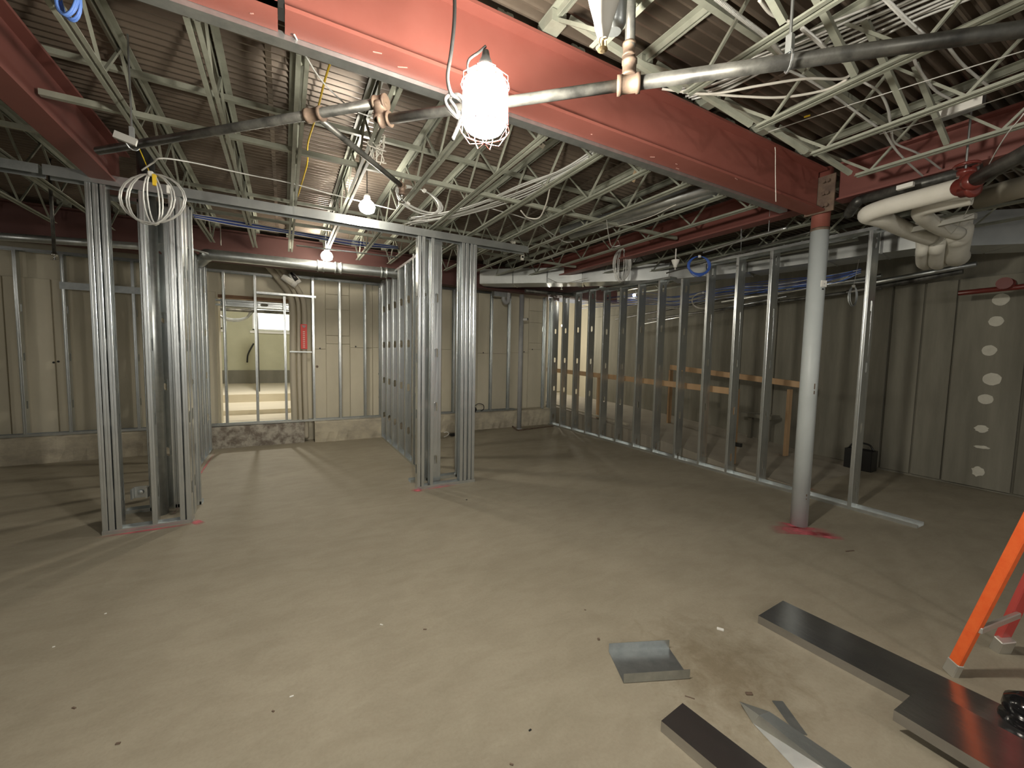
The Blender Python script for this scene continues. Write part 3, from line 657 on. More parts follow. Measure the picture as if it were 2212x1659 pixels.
# vertical plastic pipe with stub, trap
dpz = onz(1121, 927)
vp = thing('drain_pipe', 'grey vertical drain pipe standing in the floor near the back corner', 'pipe', dpz)
MB().tube([(0, 0, 0), (0, 0, 2.68)], .045, 20).build('pipe', M['pvc'], vp, True); MB().tube([(0, 0, 0), (0, 0, .02)], .06, 20).build('collar', M['pvc'], vp, True)
zz = ony(1135, 691, dpz.y).z
MB().tube([(.02, -.02, zz), (.10, -.06, zz+.01)], .027, 14).build('stub', M['white'], vp, True); MB().tube([(.10, -.06, zz+.01), (.115, -.0675, zz+.012)], .024, 14).build('plug', M['black'], vp, True)
for px, py, Yq, lab in [(118, 556, 5.4, 'small chrome sprinkler on a dark drop pipe at the far left'), (1213, 622, 6.2, 'small chrome sprinkler hanging under the air duct by the first right studs')]:
    q = ony(px, py, Yq); ps = thing('pendent_sprinkler', lab, 'sprinkler', q)
    MB().lathe((0, 0, -.03), (0, 0, 1), [(0, .012), (.004, .026), (.01, .026), (.012, .007), (.04, .007), (.041, .02), (.07, .02)], 12).build('head', M['chrome'], ps, True)
    MB().tube([(0, 0, .04), (0, 0, 3.18-q.z if px < 500 else .12)], .014, 8).build('drop_pipe', M['pipe_black'], ps, True)
tr = thing('pipe_trap', 'grey curved pipe trap hanging under the ceiling near the drain pipe', 'pipe', ony(1088, 640, 7.1))
MB().tube(spline([(0, 0, .16), (0, 0, .02), (.0, 0, -.07), (.05, 0, -.12), (.10, 0, -.07), (.10, 0, .02)], 6), .04, 14).build('trap', M['pvc'], tr, True)
MB().box((-.1, 0, .03), (.26, .1, .09)).build('clamp_box', M['galv_dull'], tr); MB().tube([(.10, 0, 0), (.10, 0, .16)], .045, 14).build('riser', M['pvc'], tr, True)
fp = thing('floor_frame', 'thin dirty frame lying round the foot of the drain pipe', 'frame', onz(1130, 925))
a, b_, c_ = onz(1098, 915), onz(1118, 931), onz(1195, 921)
for p_, q_ in ((a, b_), (b_, c_)): k = MB().bar(p_+V(0, 0, .012), q_+V(0, 0, .012), .03, .02).build('rail', M['rust'], fp); k.location = -Vector(fp.location)
# conduits on back wall with red tag
cd = thing('conduit_group', 'row of three tan painted conduits climbing the cream wall', 'conduit', (.27, 7.55, ZC))
xs_ = [(636, 906, .046), (649, 906, .03), (661, 906, .04)]
for px, py, r in xs_:
    b0 = ony(px, 905, 7.53); zt = 2.28
    top = V(b0.x-.0, 7.53, 2.15); bot = V(b0.x, 7.53, .05)
    pts = spline([bot, b0, V(b0.x-.01, 7.53, 1.2), top, V(b0.x-.05, 7.50, 2.40), V(b0.x-.20, 7.4, 2.62), V(b0.x-.35, 7.3, 2.8)], 8)
    pipe(cd, pts, r, 'tan_conduit', 'conduit')
q = ony(650, 760, 7.49); k = MB().box(q, (.32, .03, .02)).build('strap', M['galv_dull'], cd); k.location = -Vector(cd.location)
p0 = ony(649, 700, 7.47); p1 = ony(664, 754, 7.47)
tg = MB().box(((p0+p1)/2), (p1.x-p0.x, .012, p0.z-p1.z)); o = tg.build('warning_sleeve', M['tag'], cd); o.location = -Vector(cd.location); tag(o, 'bright red warning sleeve with pale print')
for i in range(9):
    k = MB().box((p0.x+(p1.x-p0.x)*.5, 7.462, p1.z+.03+i*(p0.z-p1.z-.12)/9), (.03, .003, .018)).build('print', M['pink'], o)
k = MB().add([(p0.x+.015, 7.461, p0.z-.02), (p1.x-.015, 7.461, p0.z-.02), ((p0.x+p1.x)/2, 7.461, p0.z-.07)], [(0, 1, 2)]).build('print', M['redvalve'], o)
# flexible sleeves above (the two big looped elbows)
fx = thing('conduit_elbows', 'pair of white oval conduit sleeves stubbed out above the tan conduits', 'conduit', (.2, 7.3, 2.6))
for px0, py0, px1, py1, mm in [(610, 597, 640, 617, 'white'), (628, 590, 646, 612, 'black')]:
    a, b_ = ony(px0, py0, 7.25), ony(px1, py1, 7.25)
    pipe(fx, [a, b_], .048, 'white', 'sleeve'); pipe(fx, [a+V(0, -.012, .0), a.lerp(b_, .75)+V(0, -.02, 0)], .036, mm if mm == 'black' else 'insul', 'bore')
# ducts -------------------------------------------------------------
dt = thing('air_duct', 'large rectangular sheet metal air duct behind the long stud wall', 'duct', (5.2, 4.5, 2.75))
path = [onz(1036, 609, 2.75), onz(1250, 606, 2.75), onz(1437, 600, 2.75), onz(1560, 590, 2.75), onz(1700, 570, 2.75), onz(1985, 529, 2.75)]
# front-bottom edge path; duct body lies behind it (towards +normal)
def ductseg(a, b, wd=.42, h=.25, z=2.72):
    d = (b-a); d.z = 0; L = d.length; d.normalize(); n = Vector((-d.y, d.x, 0))
    if n.x < 0: n = -n
    if n.dot(Vector((1, .6, 0))) < 0: n = -n
    q = [a, b, b+n*wd, a+n*wd]
    vs = [V(p.x, p.y, z) for p in q]+[V(p.x, p.y, z+h) for p in q]
    return vs
path = [V(3.0, 6.62, 2.75), V(4.35, 5.48, 2.75), V(5.28, 4.5, 2.75), V(5.68, 3.5, 2.75), V(5.80, 2.6, 2.75), V(5.95, 1.6, 2.75)]
for a, b in zip(path[:-1], path[1:]):
    n = max(1, round((b-a).length/.62))
    for i in range(n):
        p_, q_ = a.lerp(b, i/n), a.lerp(b, (i+1)/n)
        vs = ductseg(p_, q_); o = MB().add(vs, [(0, 1, 2, 3), (4, 5, 6, 7), (0, 1, 5, 4), (1, 2, 6, 5), (2, 3, 7, 6), (3, 0, 4, 7)]).build('duct_section', M['duct'], dt); o.location = -Vector(dt.location)
        vs = ductseg(q_-(q_-p_).normalized()*.012, q_+(q_-p_).normalized()*.012, .43, .262, 2.714)
        o = MB().add(vs, [(0, 1, 2, 3), (4, 5, 6, 7), (0, 1, 5, 4), (1, 2, 6, 5), (2, 3, 7, 6), (3, 0, 4, 7)]).build('duct_joint', M['galv'], dt); o.location = -Vector(dt.location)+V(0, 0, 0)
d2 = thing('air_duct', 'bright sheet metal duct at the right edge beside the white insulated pipes', 'duct', (6, 1, 2.7))
pth = [V(6.0, 1.52, 2.72), V(6.35, 1.20, 2.72), V(6.72, .82, 2.72)]
for a, b in zip(pth[:-1], pth[1:]):
    vs = ductseg(a, b, .4, .34, 2.69); o = MB().add(vs, [(0, 1, 2, 3), (4, 5, 6, 7), (0, 1, 5, 4), (1, 2, 6, 5), (2, 3, 7, 6), (3, 0, 4, 7)]).build('duct_section', M['duct'], d2); o.location = -Vector(d2.location)
# narrow strut bar, white pipes, valves on the right
st_ = tag(MB().bar(onz(1945, 503, 2.62), onz(2108, 466, 2.62), .04, .04).build('support_strut', M['alu']), 'short galvanised support strut under the white insulated pipes', 'strut')
wp = thing('insulated_pipes', 'white insulated pipes bending down beside the air duct', 'pipe', (5, 1.4, 2.6))
ZW = 2.66
def ip(pts, r, name='insulated_pipe', mm='insul'): return pipe(wp, spline(pts, 8), r, mm, name, 18)
a = onz(1885, 455, ZW)
ip([onz(2075, 405, ZW), onz(1980, 430, ZW), onz(1905, 450, ZW), a+V(.05, .05, -.01), onz(1910, 475, ZW-.02), onz(1965, 500, ZW-.02), onz(2010, 515, ZW-.02)], .062)
ip([onz(2100, 425, ZW), onz(2030, 440, ZW), onz(1992, 452, ZW), onz(1995, 468, ZW-.02), onz(2030, 492, ZW-.02), onz(2070, 505, ZW-.02)], .055)
for px, r, yb, X in [(1990, .044, 552, 5.30), (2022, .060, 548, 5.35), (2068, .095, 530, 5.40)]:
    t0 = onx(px, 495, X); b0 = onx(px, yb, X)
    o = MB().tube(spline([t0+V(0, 0, .12), t0, b0+V(0, 0, r+.05), b0+V(.03, .01, r), b0+V(.12, .035, r*.8), b0+V(.4, .11, .0), b0+V(.7, .17, .02)], 7), r, 20).build('insulated_pipe', M['insul'], wp, True); o.location = -Vector(wp.location)
bp_ = thing('black_drain_pipe', 'black pipe with an elbow behind the column head at the right', 'pipe', (3.8, 1.1, 2.7))
a, b_ = onz(1858, 432, 2.8), onz(2120, 362, 2.8)
pipe(bp_, [a, b_], .036); pipe(bp_, spline([a, onz(1848, 440, 2.78), onz(1833, 462, 2.76)], 5), .04, name='elbow')
for px, py in ((1955, 402),): k = MB().bar(onz(1938, 407, 2.76), onz(1974, 397, 2.76), .03, .03).build('label_band', M['white'], bp_); k.location = -Vector(bp_.location)
bp2 = thing('valve_assembly', 'red enamelled valves on a thick black pipe at the right edge', 'valve', onz(2085, 400, 2.62))
g = bp2.location.copy(); dv = (onz(2230, 330, 2.62)-onz(2120, 388, 2.62)).normalized(); dv.z = 0
MB().tube([dv*.10, dv*1.2], .042, 18).build('black_pipe', M['pipe_black'], bp2, True)
MB().lathe(-dv*.05, dv, [(0, .05), (.02, .058), (.05, .04), (.09, .04), (.10, .055), (.12, .055), (.15, .045)], 18).build('valve_body', M['redvalve'], bp2, True)
MB().lathe((0, 0, .03), (0, 0, 1), [(0, .03), (.03, .03), (.035, .045), (.06, .045), (.065, .02)], 16).build('valve_bonnet', M['redvalve'], bp2, True)
MB().tube([V(0, 0, .12)+V(math.cos(t)*.055, math.sin(t)*.055, 0) for t in [i*PI/8 for i in range(17)]], .009, 8).build('handwheel', M['redvalve'], bp2, True)
MB().lathe(-dv*.02+V(.0, 0, -.03), (-.4, -.8, -.1), [(0, .04), (.04, .04), (.05, .052), (.07, .052), (.075, .03)], 16).build('valve_flange', M['redvalve'], bp2, True)
MB().tube([V(-.02, 0, .0), V(-.02, 0, .45)], .006, 6).build('hanger_rod', M['galv_dull'], bp2)
iw = thing('thick_insulated_pipe', 'thick pale wrapped pipe entering from the right edge below the valves', 'pipe', onz(2180, 410, 2.72))
o = MB().tube([onz(2110, 430, 2.75), onz(2330, 372, 2.75)], .075, 22).build('wrapped_pipe', mat('grey_wrap', (.34, .32, .26), .7), iw, True); o.location = -Vector(iw.location)
v2 = thing('red_pipe_fittings', 'small red pipe fittings low against the foundation wall at the right', 'valve', onx(2100, 625, 6.6))
for dx, dz in ((0, -.03), ):
    MB().tube([(0, .10, dz-.0), (0, -.3, dz+.01), (0, -1.2, dz+.05)], .028, 12).build('red_pipe', M['redvalve'], v2, True)
MB().lathe((0, -.25, .02), (-1, 0, 0), [(-.05, .06), (.04, .06), (.05, .04), (.10, .04), (.105, .06), (.12, .06)], 14).build('valve_body', M['redvalve'], v2, True)
# conduits and pipes along the foundation wall behind the studs
for i, (pa, pb, X, r, mm) in enumerate([((1560, 652), (1905, 595), 6.9, .028, 'galv'), ((1400, 690), (1905, 622), 6.9, .022, 'pipe_black'), ((1380, 702), (1700, 640), 6.95, .018, 'galv'), ((1330, 690), (1660, 628), 6.7, .02, 'pipe_black'), ((1830, 632), (2080, 585), 6.9, .035, 'pipe_black'), ((1880, 612), (2110, 570), 6.75, .03, 'galv_dull'), ((1700, 625), (1960, 600), 6.9, .02, 'galv_dull')]):
    a, b_ = onx(*pa, X), onx(*pb, X)
    tag(MB().tube([a, b_], r, 10).build('wall_conduit', M[mm], None, True), ['bright conduit high on the foundation wall behind the studs', 'black pipe along the foundation wall behind the studs', 'lower bright conduit along the foundation wall', 'thin black pipe in front of the foundation wall', 'black pipe along the wall right of the column', 'grey pipe above the black one right of the column', 'thin conduit passing behind the column'][i], 'conduit')

# ================================================================== LAMPS
L0 = V(.565, 1.225, 2.275)
lamp = thing('work_lamp', 'glaring caged work lamp hanging from a black cord below the red beam', 'lamp', L0)
MB().lathe((0, 0, -.085), (0, 0, 1), [(0, .03), (.015, .056), (.04, .07), (.14, .07), (.175, .055), (.19, .02)], 20).build('bulb', M['lampglow'], lamp, True)
MB().lathe((0, 0, .095), (0, 0, 1), [(0, .03), (.03, .024), (.05, .014), (.07, .01)], 14).build('socket', M['black'], lamp, True)
cg = MB()
for k in range(8):
    t = k*PI/4; c, s_ = math.cos(t), math.sin(t)
    cg.tube([(c*.03, s_*.03, .115), (c*.074, s_*.074, .08), (c*.077, s_*.077, -.07), (c*.05, s_*.05, -.108), (0, 0, -.112)], .0014, 5)
for z, r in ((.06, .076), (-.07, .078)): cg.tube([(math.cos(i*PI/8)*r, math.sin(i*PI/8)*r, z) for i in range(17)], .0014, 5)
cg.build('cage', M['redvalve'], lamp)
MB().tube(spline([(0, 0, .18), (-.02, .01, .16), (-.05, .02, .13), (-.05, .02, .08)], 5), .004, 6).build('hook', M['black'], lamp, True)
# black cord and its bundle
def at(px, py, t): return EYE+ray(px, py)*t
wire('lamp_cord', [at(980, -60, 1.36), at(982, 30, 1.36), at(975, 110, 1.36), at(967, 165, 1.36), at(974, 200, 1.36), at(990, 212, 1.37), at(1003, 225, 1.37), at(1010, 250, 1.37)], .0065, 'black', 'black lamp cord dropping in front of the red beam', 'cord', n=8)
wire('cord_bundle', [at(975, 200, 1.37), at(962, 215, 1.37), at(970, 235, 1.37), at(990, 255, 1.37), at(985, 235, 1.38), at(972, 212, 1.38), at(990, 205, 1.36), at(1003, 222, 1.36), at(1000, 250, 1.36), at(985, 285, 1.36), at(978, 300, 1.36), at(990, 270, 1.38), at(993, 240, 1.38)], .0062, 'black', 'bundled black cord hanging at the left of the caged lamp', 'cord', n=8)
# hanging bulb lamps
def bulb(px, py, p, mm, r, label, drop=.3):
    t = thing('bulb_lamp', label, 'lamp', p)
    MB().lathe((0, 0, -r*.8), (0, 0, 1), [(0, r*.4), (r*.25, r*.85), (r*.8, r), (r*1.3, r*.8), (r*1.7, r*.35)], 18).build('bulb', M[mm], t, True)
    MB().lathe((0, 0, r*.85), (0, 0, 1), [(0, r*.4), (r*.6, r*.35), (r*.8, r*.15)], 12).build('socket', M['white'], t, True)
    MB().tube([(0, 0, r*1.5), (0.0, 0, max(.1, 3.17-p[2]))], .004, 6).build('cord', M['black'], t); return t
bulb(793, 447, EYE+ray(793, 447)*3.75, 'lamp2', .072, 'glowing bulb hanging above the header track left of the middle box', .2)
bulb(706, 553, EYE+ray(706, 553)*5.5, 'lamp3', .075, 'glowing bulb in front of the large grey pipe', .2)
bulb(1217, 703, ony(1217, 703, 8.9), 'lampfar', .05, 'distant glowing bulb in the passage seen between right studs')
bulb(1370, 638, onx(1370, 638, 6.2), 'lampfar', .028, 'small glowing bulb beside the blue cables behind the studs')
bulb(498, 624, ony(482, 624, 8.4), 'lamp3', .035, 'small lit lamp in the top left of the opening')
# unlit white reflector lamp
p = ony(1459, 568, 3.5)
ul = thing('reflector_lamp', 'unlit white cone-shaped lamp hanging before the air duct', 'lamp', p)
MB().lathe((0, 0, -.055), (0, 0, 1), [(0, .018), (.03, .024), (.05, .036), (.085, .048), (.09, .05)], 18).build('shade', M['white'], ul, True)
MB().tube([(0, 0, .03), (0, 0, .17)], .007, 8).build('stem', M['white'], ul); MB().tube([V(0, 0, -.07)+V(math.cos(i*PI/5)*.009, 0, math.sin(i*PI/5)*.012) for i in range(11)], .003, 5).build('hook', M['white'], ul)

# ================================================================== CABLES
# armoured cable bundle, behind the beam
r_ = random.Random(5)
for i in range(9):
    o_ = i/8
    P = [onz(1292-16*o_*2, 318+30*o_, 2.93), onz(1215-10*o_, 362+26*o_, 2.93), onz(1125, 400+28*o_, 2.90), onz(1030-8*o_, 440+20*o_, 2.88), onz(950-10*o_, 462+16*o_, 2.885), onz(890-30*o_*r_.random(), 470+18*o_, 2.88)]
    wire('cable', [p+V(r_.uniform(-.012, .012), r_.uniform(-.012, .012), r_.uniform(-.01, .012)) for p in P], .0062, 'cable', 'armoured cable in the sagging bundle behind the big red beam', 'cable', 'sagging cable bundle behind the beam')
for i in range(9):
    o_ = i/8
    P = [onz(1440+54*o_, 182+32*o_, 3.13), onz(1500+70*o_, 168+24*o_, 3.13), onz(1650+40*o_, 118+18*o_, 3.13), onz(1740+70*o_, 74+46*o_, 3.13), onz(1900+60*o_, 8+46*o_, 3.13), onz(2050+60*o_, -60+50*o_, 3.13)]
    wire('cable', [p+V(0, 0, r_.uniform(-.01, .01)) for p in P], .0066, 'cable', 'armoured cable in the flat bundle crossing the upper right joists', 'cable', 'flat cable bundle at the upper right')
def ribbed(name, pts, r, label, m_='cable', k=40):
    P = spline(pts, k); # resample evenly
    out = [P[0]]; step = .0045; acc = 0
    for a, b_ in zip(P[:-1], P[1:]):
        L = (b_-a).length; d = step-acc
        while d <= L: out.append(a.lerp(b_, d/L)); d += step
        acc = L-(d-step)
    o = MB().tube(out, r, 8, rf=lambda i: r*(1.0 if i % 2 else .72)).build(name, M[m_], None, False); return tag(o, label, 'conduit')
ribbed('flexible_conduit', [onz(1545, -5, 2.98), onz(1600, 38, 2.98), onz(1655, 80, 2.98), onz(1690, 120, 2.98)], .0105, 'bright ribbed flexible conduit at the top right of the beam')
ribbed('flexible_conduit', [onz(1732, 60, 2.96), onz(1762, 85, 2.96), onz(1795, 115, 2.96)], .010, 'short ribbed flexible conduit right of the pipe hanger')
ribbed('flexible_conduit', [onz(1910, -5, 2.95), onz(1960, 45, 2.95), onz(2000, 80, 2.95)], .009, 'ribbed flexible conduit crossing the flat cable bundle')
wire('cable', [onz(1430, 192, 3.0), onz(1530, 203, 2.95), onz(1640, 185, 2.93), onz(1740, 170, 2.93), onz(1820, 170, 2.94), onz(1842, 150, 2.98), onz(1815, 130, 3.05)], .0068, 'whitecable', 'pale cable sweeping right to a bend on the third near joist')
wire('cable', [onz(1500, 200, 3.0), onz(1600, 208, 2.95), onz(1690, 210, 2.93), onz(1780, 195, 2.93), onz(1830, 172, 2.93)], .0068, 'whitecable', 'pale cable sagging just below its neighbour at the upper right')
wire('cable', [onz(1690, 145, 2.97), onz(1760, 180, 2.95), onz(1840, 235, 2.93), onz(1895, 275, 2.9)], .0068, 'cable', 'grey cable slanting down right from the pipe hanger')
wire('cable', [onz(1640, 0, 3.0), onz(1665, 30, 3.0), onz(1700, 45, 3.0), onz(1718, 48, 2.98)], .0066, 'whitecable', 'short white cable curling at the top edge above the hanger')
wire('cable', [onz(1970, 115, 3.0), onz(1985, 150, 2.98), onz(2020, 195, 2.96), onz(2055, 215, 2.95)], .0068, 'cable', 'cable dropping into the white junction box')
wire('cable', [onz(1862, 175, 3.0), onz(1900, 200, 2.96), onz(1918, 235, 2.93), onz(1923, 265, 2.9)], .0066, 'cable', 'cable curving down left of the junction box')
wire('cable', [onz(1925, 285, 2.9), onz(1935, 310, 2.88), onz(1990, 335, 2.88), onz(2045, 375, 2.86)], .0066, 'cable', 'cable running from the joist down to the red valves')
wire('cable', [onz(1910, 285, 2.88), onz(1945, 335, 2.86), onz(2015, 400, 2.84)], .0066, 'cable', 'thin cable crossing in front of the side girder')
wire('cable', [onz(2040, 90, 3.02), onz(2080, 140, 3.0), onz(2140, 190, 2.98)], .0066, 'cable', 'cable slanting behind the black pipe at the far right')
wire('tie_wire', [onz(1660, 285, 2.93), onz(1850, 222, 2.93), onz(2080, 150, 2.93), onz(2260, 95, 2.93)], .0028, 'cable', 'thin straight wire running to the right edge')
tag(MB().tube([onz(1737, 253, 2.93), onz(1750, 249, 2.93)], .005, 6).build('wire_marker', M['yellow']), 'small yellow marker on the thin straight wire', 'marker')
wire('tie_wire', [onz(1900, 290, 2.9), onz(2045, 250, 2.9), onz(2260, 180, 2.9)], .0028, 'cable', 'second thin wire passing the junction box')
wire('tie_wire', [onz(2212, 245, 2.7), onz(2150, 330, 2.66), onz(2060, 500, 2.6), onz(1975, 553, 2.58)], .003, 'cable', 'thin wire hanging across the valves and insulated pipes')
jb = thing('junction_box', 'white junction box fixed to a joist near the right edge', 'electrical box', (onz(2075, 230, 3.02)))
MB().box((0, 0, 0), (.06, .19, .08)).build('box', M['galv_dull'], jb); MB().box((-.032, 0, .0), (.004, .19, .082)).build('cover', M['white'], jb)
# coils
def coil(name, c, R1, R2, loops, r, mm, label, u=None, seed=1, squeeze=None, w_=.03, hang=None, tape=None, jit=.02):
    t = thing(name, label, 'cable coil', c)
    u = u or V(RT.x, RT.y, 0)
    o = MB().tube(coilpts((0, 0, 0), u, (0, 0, 1), R1, R2, loops, jit, seed, w_, squeeze=squeeze), r, 6).build('loops', M[mm], t, True)
    if hang: MB().tube([(0, 0, R2-.01), Vector(hang)-Vector(c)], .003, 5).build('hanging_wire', M['yellow' if tape == 'y' else 'cable'], t)
    MB().box((0, 0, R2), (.03, .03, .03)).build('tie', M['white'], t, bevel=.006)
    return t
c = ony(328, 430, 3.55)
t = coil('cable_coil', c, .215, .16, 6, .0048, 'cable', 'big tied coil of armoured cable hanging before the left stud box', seed=4, squeeze=[1.05, 1.0, .70, .30, .18, .62], w_=.04, hang=onz(292, 300, 2.85), tape='y')
MB().box((.02, -.01, .12), (.02, .02, .07)).build('yellow_tape', M['yellow'], t); MB().box((.10, -.06, .06), (.02, .02, .05)).build('white_label', M['white'], t)
wire('cable', [ony(306, 368, 3.55), ony(330, 352, 3.5), ony(350, 342, 3.4), ony(420, 352, 3.6), ony(540, 378, 3.9), ony(625, 395, 4.0), ony(720, 420, 4.05), ony(860, 455, 4.1)], .005, 'cable', 'single cable strung from the big coil across the far ceiling')
c = EYE+ray(905, 432)*3.55
t = coil('cable_coil', c, .20, .10, 7, .006, 'cable', 'tied cable coil hanging right of the glowing bulb', seed=9, w_=.05, jit=.05)
t.rotation_euler = (0, .5, 0)
MB().box((-.06, 0, -.09), (.03, .03, .02)).build('white_tape', M['white'], t)
c = ony(815, 320, 2.9)
b = thing('wire_tangle', 'messy knot of white wire hanging below the pipe elbow', 'wire', c)
for sd in range(4):
    rr = random.Random(40+sd); pts = [V(rr.uniform(-.06, .06), rr.uniform(-.05, .05), rr.uniform(-.11, .09)) for _ in range(9)]
    MB().tube(spline(pts, 6), .0032, 5).build('wire_strand', M['whitecable'], b, True)
c = ony(1343, 572, 4.3)
coil('cable_coil', c, .12, .215, 9, .005, 'cable', 'upright oval cable coil hanging in front of the air duct', seed=12, w_=.05, hang=onz(1335, 520, 2.85), squeeze=[1, .75, .9, .5, .3])
c = ony(1510, 574, 3.3)
t = coil('cable_coil', c, .125, .11, 11, .0042, 'bluecoil', 'blue data cable coil hanging by the right stud wall', seed=15, w_=.02, jit=.04)
c = ony(1634, 432, 2.6)
coil('cable_coil', c, .09, .085, 5, .0045, 'whitecable', 'small pale cable coil peeking out below the red beam', seed=18, w_=.02)
c = ony(1842, 640, 2.3)
coil('cable_coil', c, .055, .115, 5, .004, 'galv_dull', 'limp dim cable coil hanging between the column and the last stud', seed=21, w_=.02, hang=ony(1856, 560, 2.3), squeeze=[1, .6, .8])
c = onz(148, -6, 2.86)
coil('cable_coil', c, .04, .075, 8, .0045, 'bluetip', 'bright blue cable coil tied to the first joist at the top edge', seed=24, w_=.02)
c = ony(1520, 640, 4.3); c = onx(1518, 650, 5.9)
coil('cable_coil', c, .17, .13, 2, .006, 'whitecable', 'loose pale cable loop behind the right studs', seed=26, w_=.02)
# yellow strap
wire('yellow_strap', [onz(716, 128, 3.12), onz(700, 180, 3.1), onz(683, 250, 3.08), onz(665, 310, 3.08), onz(664, 350, 3.08), onz(655, 385, 3.08), onz(643, 425, 3.08)], .006, 'yellow', 'yellow cord hanging along the ceiling by the third joist', 'cord', n=6)
wire('cable', [onz(636, 75, 2.75), onz(660, 120, 2.78), onz(700, 180, 2.8), onz(760, 235, 2.8), onz(810, 252, 2.78), onz(860, 248, 2.75)], .0035, 'cable', 'thin grey wire swinging from the beam to the pipe elbow')
wire('cable', [onz(1125, 455, 2.86), onz(1140, 470, 2.84), onz(1165, 470, 2.84), onz(1180, 440, 2.84), onz(1188, 405, 2.86)], .0068, 'whitecable', 'white cable drooping in a hook below the sagging bundle')
wire('cable', [onz(1060, 450, 2.9), onz(1150, 478, 2.9), onz(1215, 520, 2.88), onz(1240, 522, 2.86)], .005, 'cable', 'dim cable slanting to the end of the header track')
wire('cable', [onz(1180, 600, 2.72)+V(0, 0, 0), onz(1215, 612, 2.7), onz(1270, 600, 2.72)], .005, 'cable', 'short cable loop under the air duct')
wire('cable', [onz(1310, 470, 2.86), onz(1315, 510, 2.8), onz(1322, 532, 2.8), onz(1340, 530, 2.82)], .005, 'cable', 'cable feeding the upright oval coil')
wire('cable', [onz(1330, 490, 2.87), onz(1400, 470, 2.87), onz(1460, 442, 2.87)], .004, 'whitecable', 'thin pale cable lying on the joists below the beam')
# blue cable bundles
for i in range(7):
    o_ = i-3
    wire('blue_cable', [ony(415+i, 462+i*1.5, 5.2), ony(520, 478+i*2, 5.4), ony(640, 500+i*1.2, 5.6), ony(760, 518+i*2, 5.8), ony(860, 532+i, 5.9)], .0045, 'blue' if i % 3 else 'whitecable', 'blue data cable in the bundle behind the header track', 'cable', 'blue cables behind the header track', n=5, k=5)
for i in range(12):
    rr = random.Random(60+i); e = i*2.2; jz = lambda: rr.uniform(-5, 5)
    wire('blue_cable', [onx(1255, 652+e*.5+jz(), 6.3), onx(1330, 640+e+jz(), 6.2), onx(1400, 634+e*1.1+jz(), 6.15), onx(1460, 640+e*.9+jz(), 6.1), onx(1560, 622+e*.8+jz(), 6.1), onx(1680, 606+e+jz(), 6.1), onx(1800, 592+e*.8+jz(), 6.1), onx(1860, 580+e*.4, 6.1)], .0045, ['blue', 'blue', 'bluetip', 'whitecable'][i % 4], 'blue and white data cable in the thick bundle behind the right studs', 'cable', 'data cables behind the right studs', n=5, k=5)
# bright conduit sweeping under joists
tag(MB().tube(spline([onz(1520, 545, 2.72), onz(1600, 520, 2.72), onz(1700, 492, 2.72)], 8), .013, 8).build('sweeping_conduit', M['galv'], None, True), 'bright conduit curving up beside the blue coil', 'conduit')
tag(MB().tube(spline([onz(1440, 590, 2.66), onz(1600, 545, 2.70), onz(1755, 500, 2.72)], 8), .010, 8).build('sweeping_conduit', M['pipe_black'], None, True), 'dark conduit below the bright curving one', 'conduit')
for px, py, zz in [(1600, 520, 2.72), (1660, 504, 2.72), (1600, 545, 2.70)]:
    q = onz(px, py, zz); tag(MB().tube([q, (q.x, q.y, 3.19)], .004, 6).build('hanger_rod', M['galv_dull']), 'thin rod carrying the %s conduit above the right studs%s' % ('dark' if py == 545 else 'bright curving', '' if py == 545 else (', left one' if px == 1600 else ', right one')), 'rod')
b = thing('shallow_duct', 'flat grey duct lying on the far joists', 'duct', (3, 3, 2.95))
a, b2 = onz(1215, 500, 2.93), onz(1550, 400, 2.93)
pipe(b, [a, b2], .05, 'galv_dull', 'duct_body'); pipe(b, [a+V(.16, .05, 0), b2+V(.1, .05, 0)], .05, 'galv_dull', 'duct_body'); 
tag(MB().box(ony(1371, 379, 2.62), (.035, .01, .11), Matrix.Rotation(.35, 3, 'Y')).build('cardboard_scrap', M['cardboard']), 'scrap of cardboard stuck on a joist end', 'scrap')
bm_ = MB(); rr = random.Random(2)
for i in range(7): bm_.box((rr.uniform(-.03, .03), rr.uniform(-.03, .03), rr.uniform(-.03, .03)), (.06, .03, .012), Matrix.Rotation(rr.uniform(0, 3), 3, 'Y')@Matrix.Rotation(rr.uniform(0, 3), 3, 'X'))
o = bm_.build('crumpled_foil', M['chrome']); o.location = onz(1165, 296, 2.9); tag(o, 'crumpled piece of foil on a joist right of the lamp', 'scrap')
for i, (px, py) in enumerate([(1108, 548), (1128, 570)]):
    bm_ = MB()
    for k in range(4): bm_.box((rr.uniform(-.02, .02), 0, -.03*k), (.035, .02, .05), Matrix.Rotation(rr.uniform(-.5, .5), 3, 'Y'))
    o = bm_.build('rag', M['patch']); o.location = ony(px, py-28, 4.5); tag(o, ['torn pale rag at the end of the header track', 'second torn rag hanging below the first near the duct'][i], 'rag')
wire('tie_wire', [ony(1674, 318, 1.80), ony(1675, 330, 1.80), ony(1675, 380, 1.80), ony(1676, 436, 1.80)], .003, 'whitecable', 'thin wire hanging down the face of the red beam', 'wire')
cl = tag(MB().box(ony(260, 297, 2.9)+V(.02, 0, 0), (.09, .02, .035), Matrix.Rotation(.25, 3, 'Y')).build('bent_metal_strap', M['alu']), 'bent pale strip where the black pipe meets the left girder', 'scrap')
cond = [((450, 548), (300, 505), 5.8), ((640, 530), (860, 556), 5.9)]
for i, (pa, pb, Y) in enumerate(cond):
    tag(MB().tube([ony(*pa, Y), ony(*pb, Y)], .01, 8).build('thin_conduit', M['galv_dull'], None, True), ['thin conduit behind the left box', 'thin conduit behind the far ceiling lamps'][i], 'conduit')
p = ony(1137, 622, 6.9)
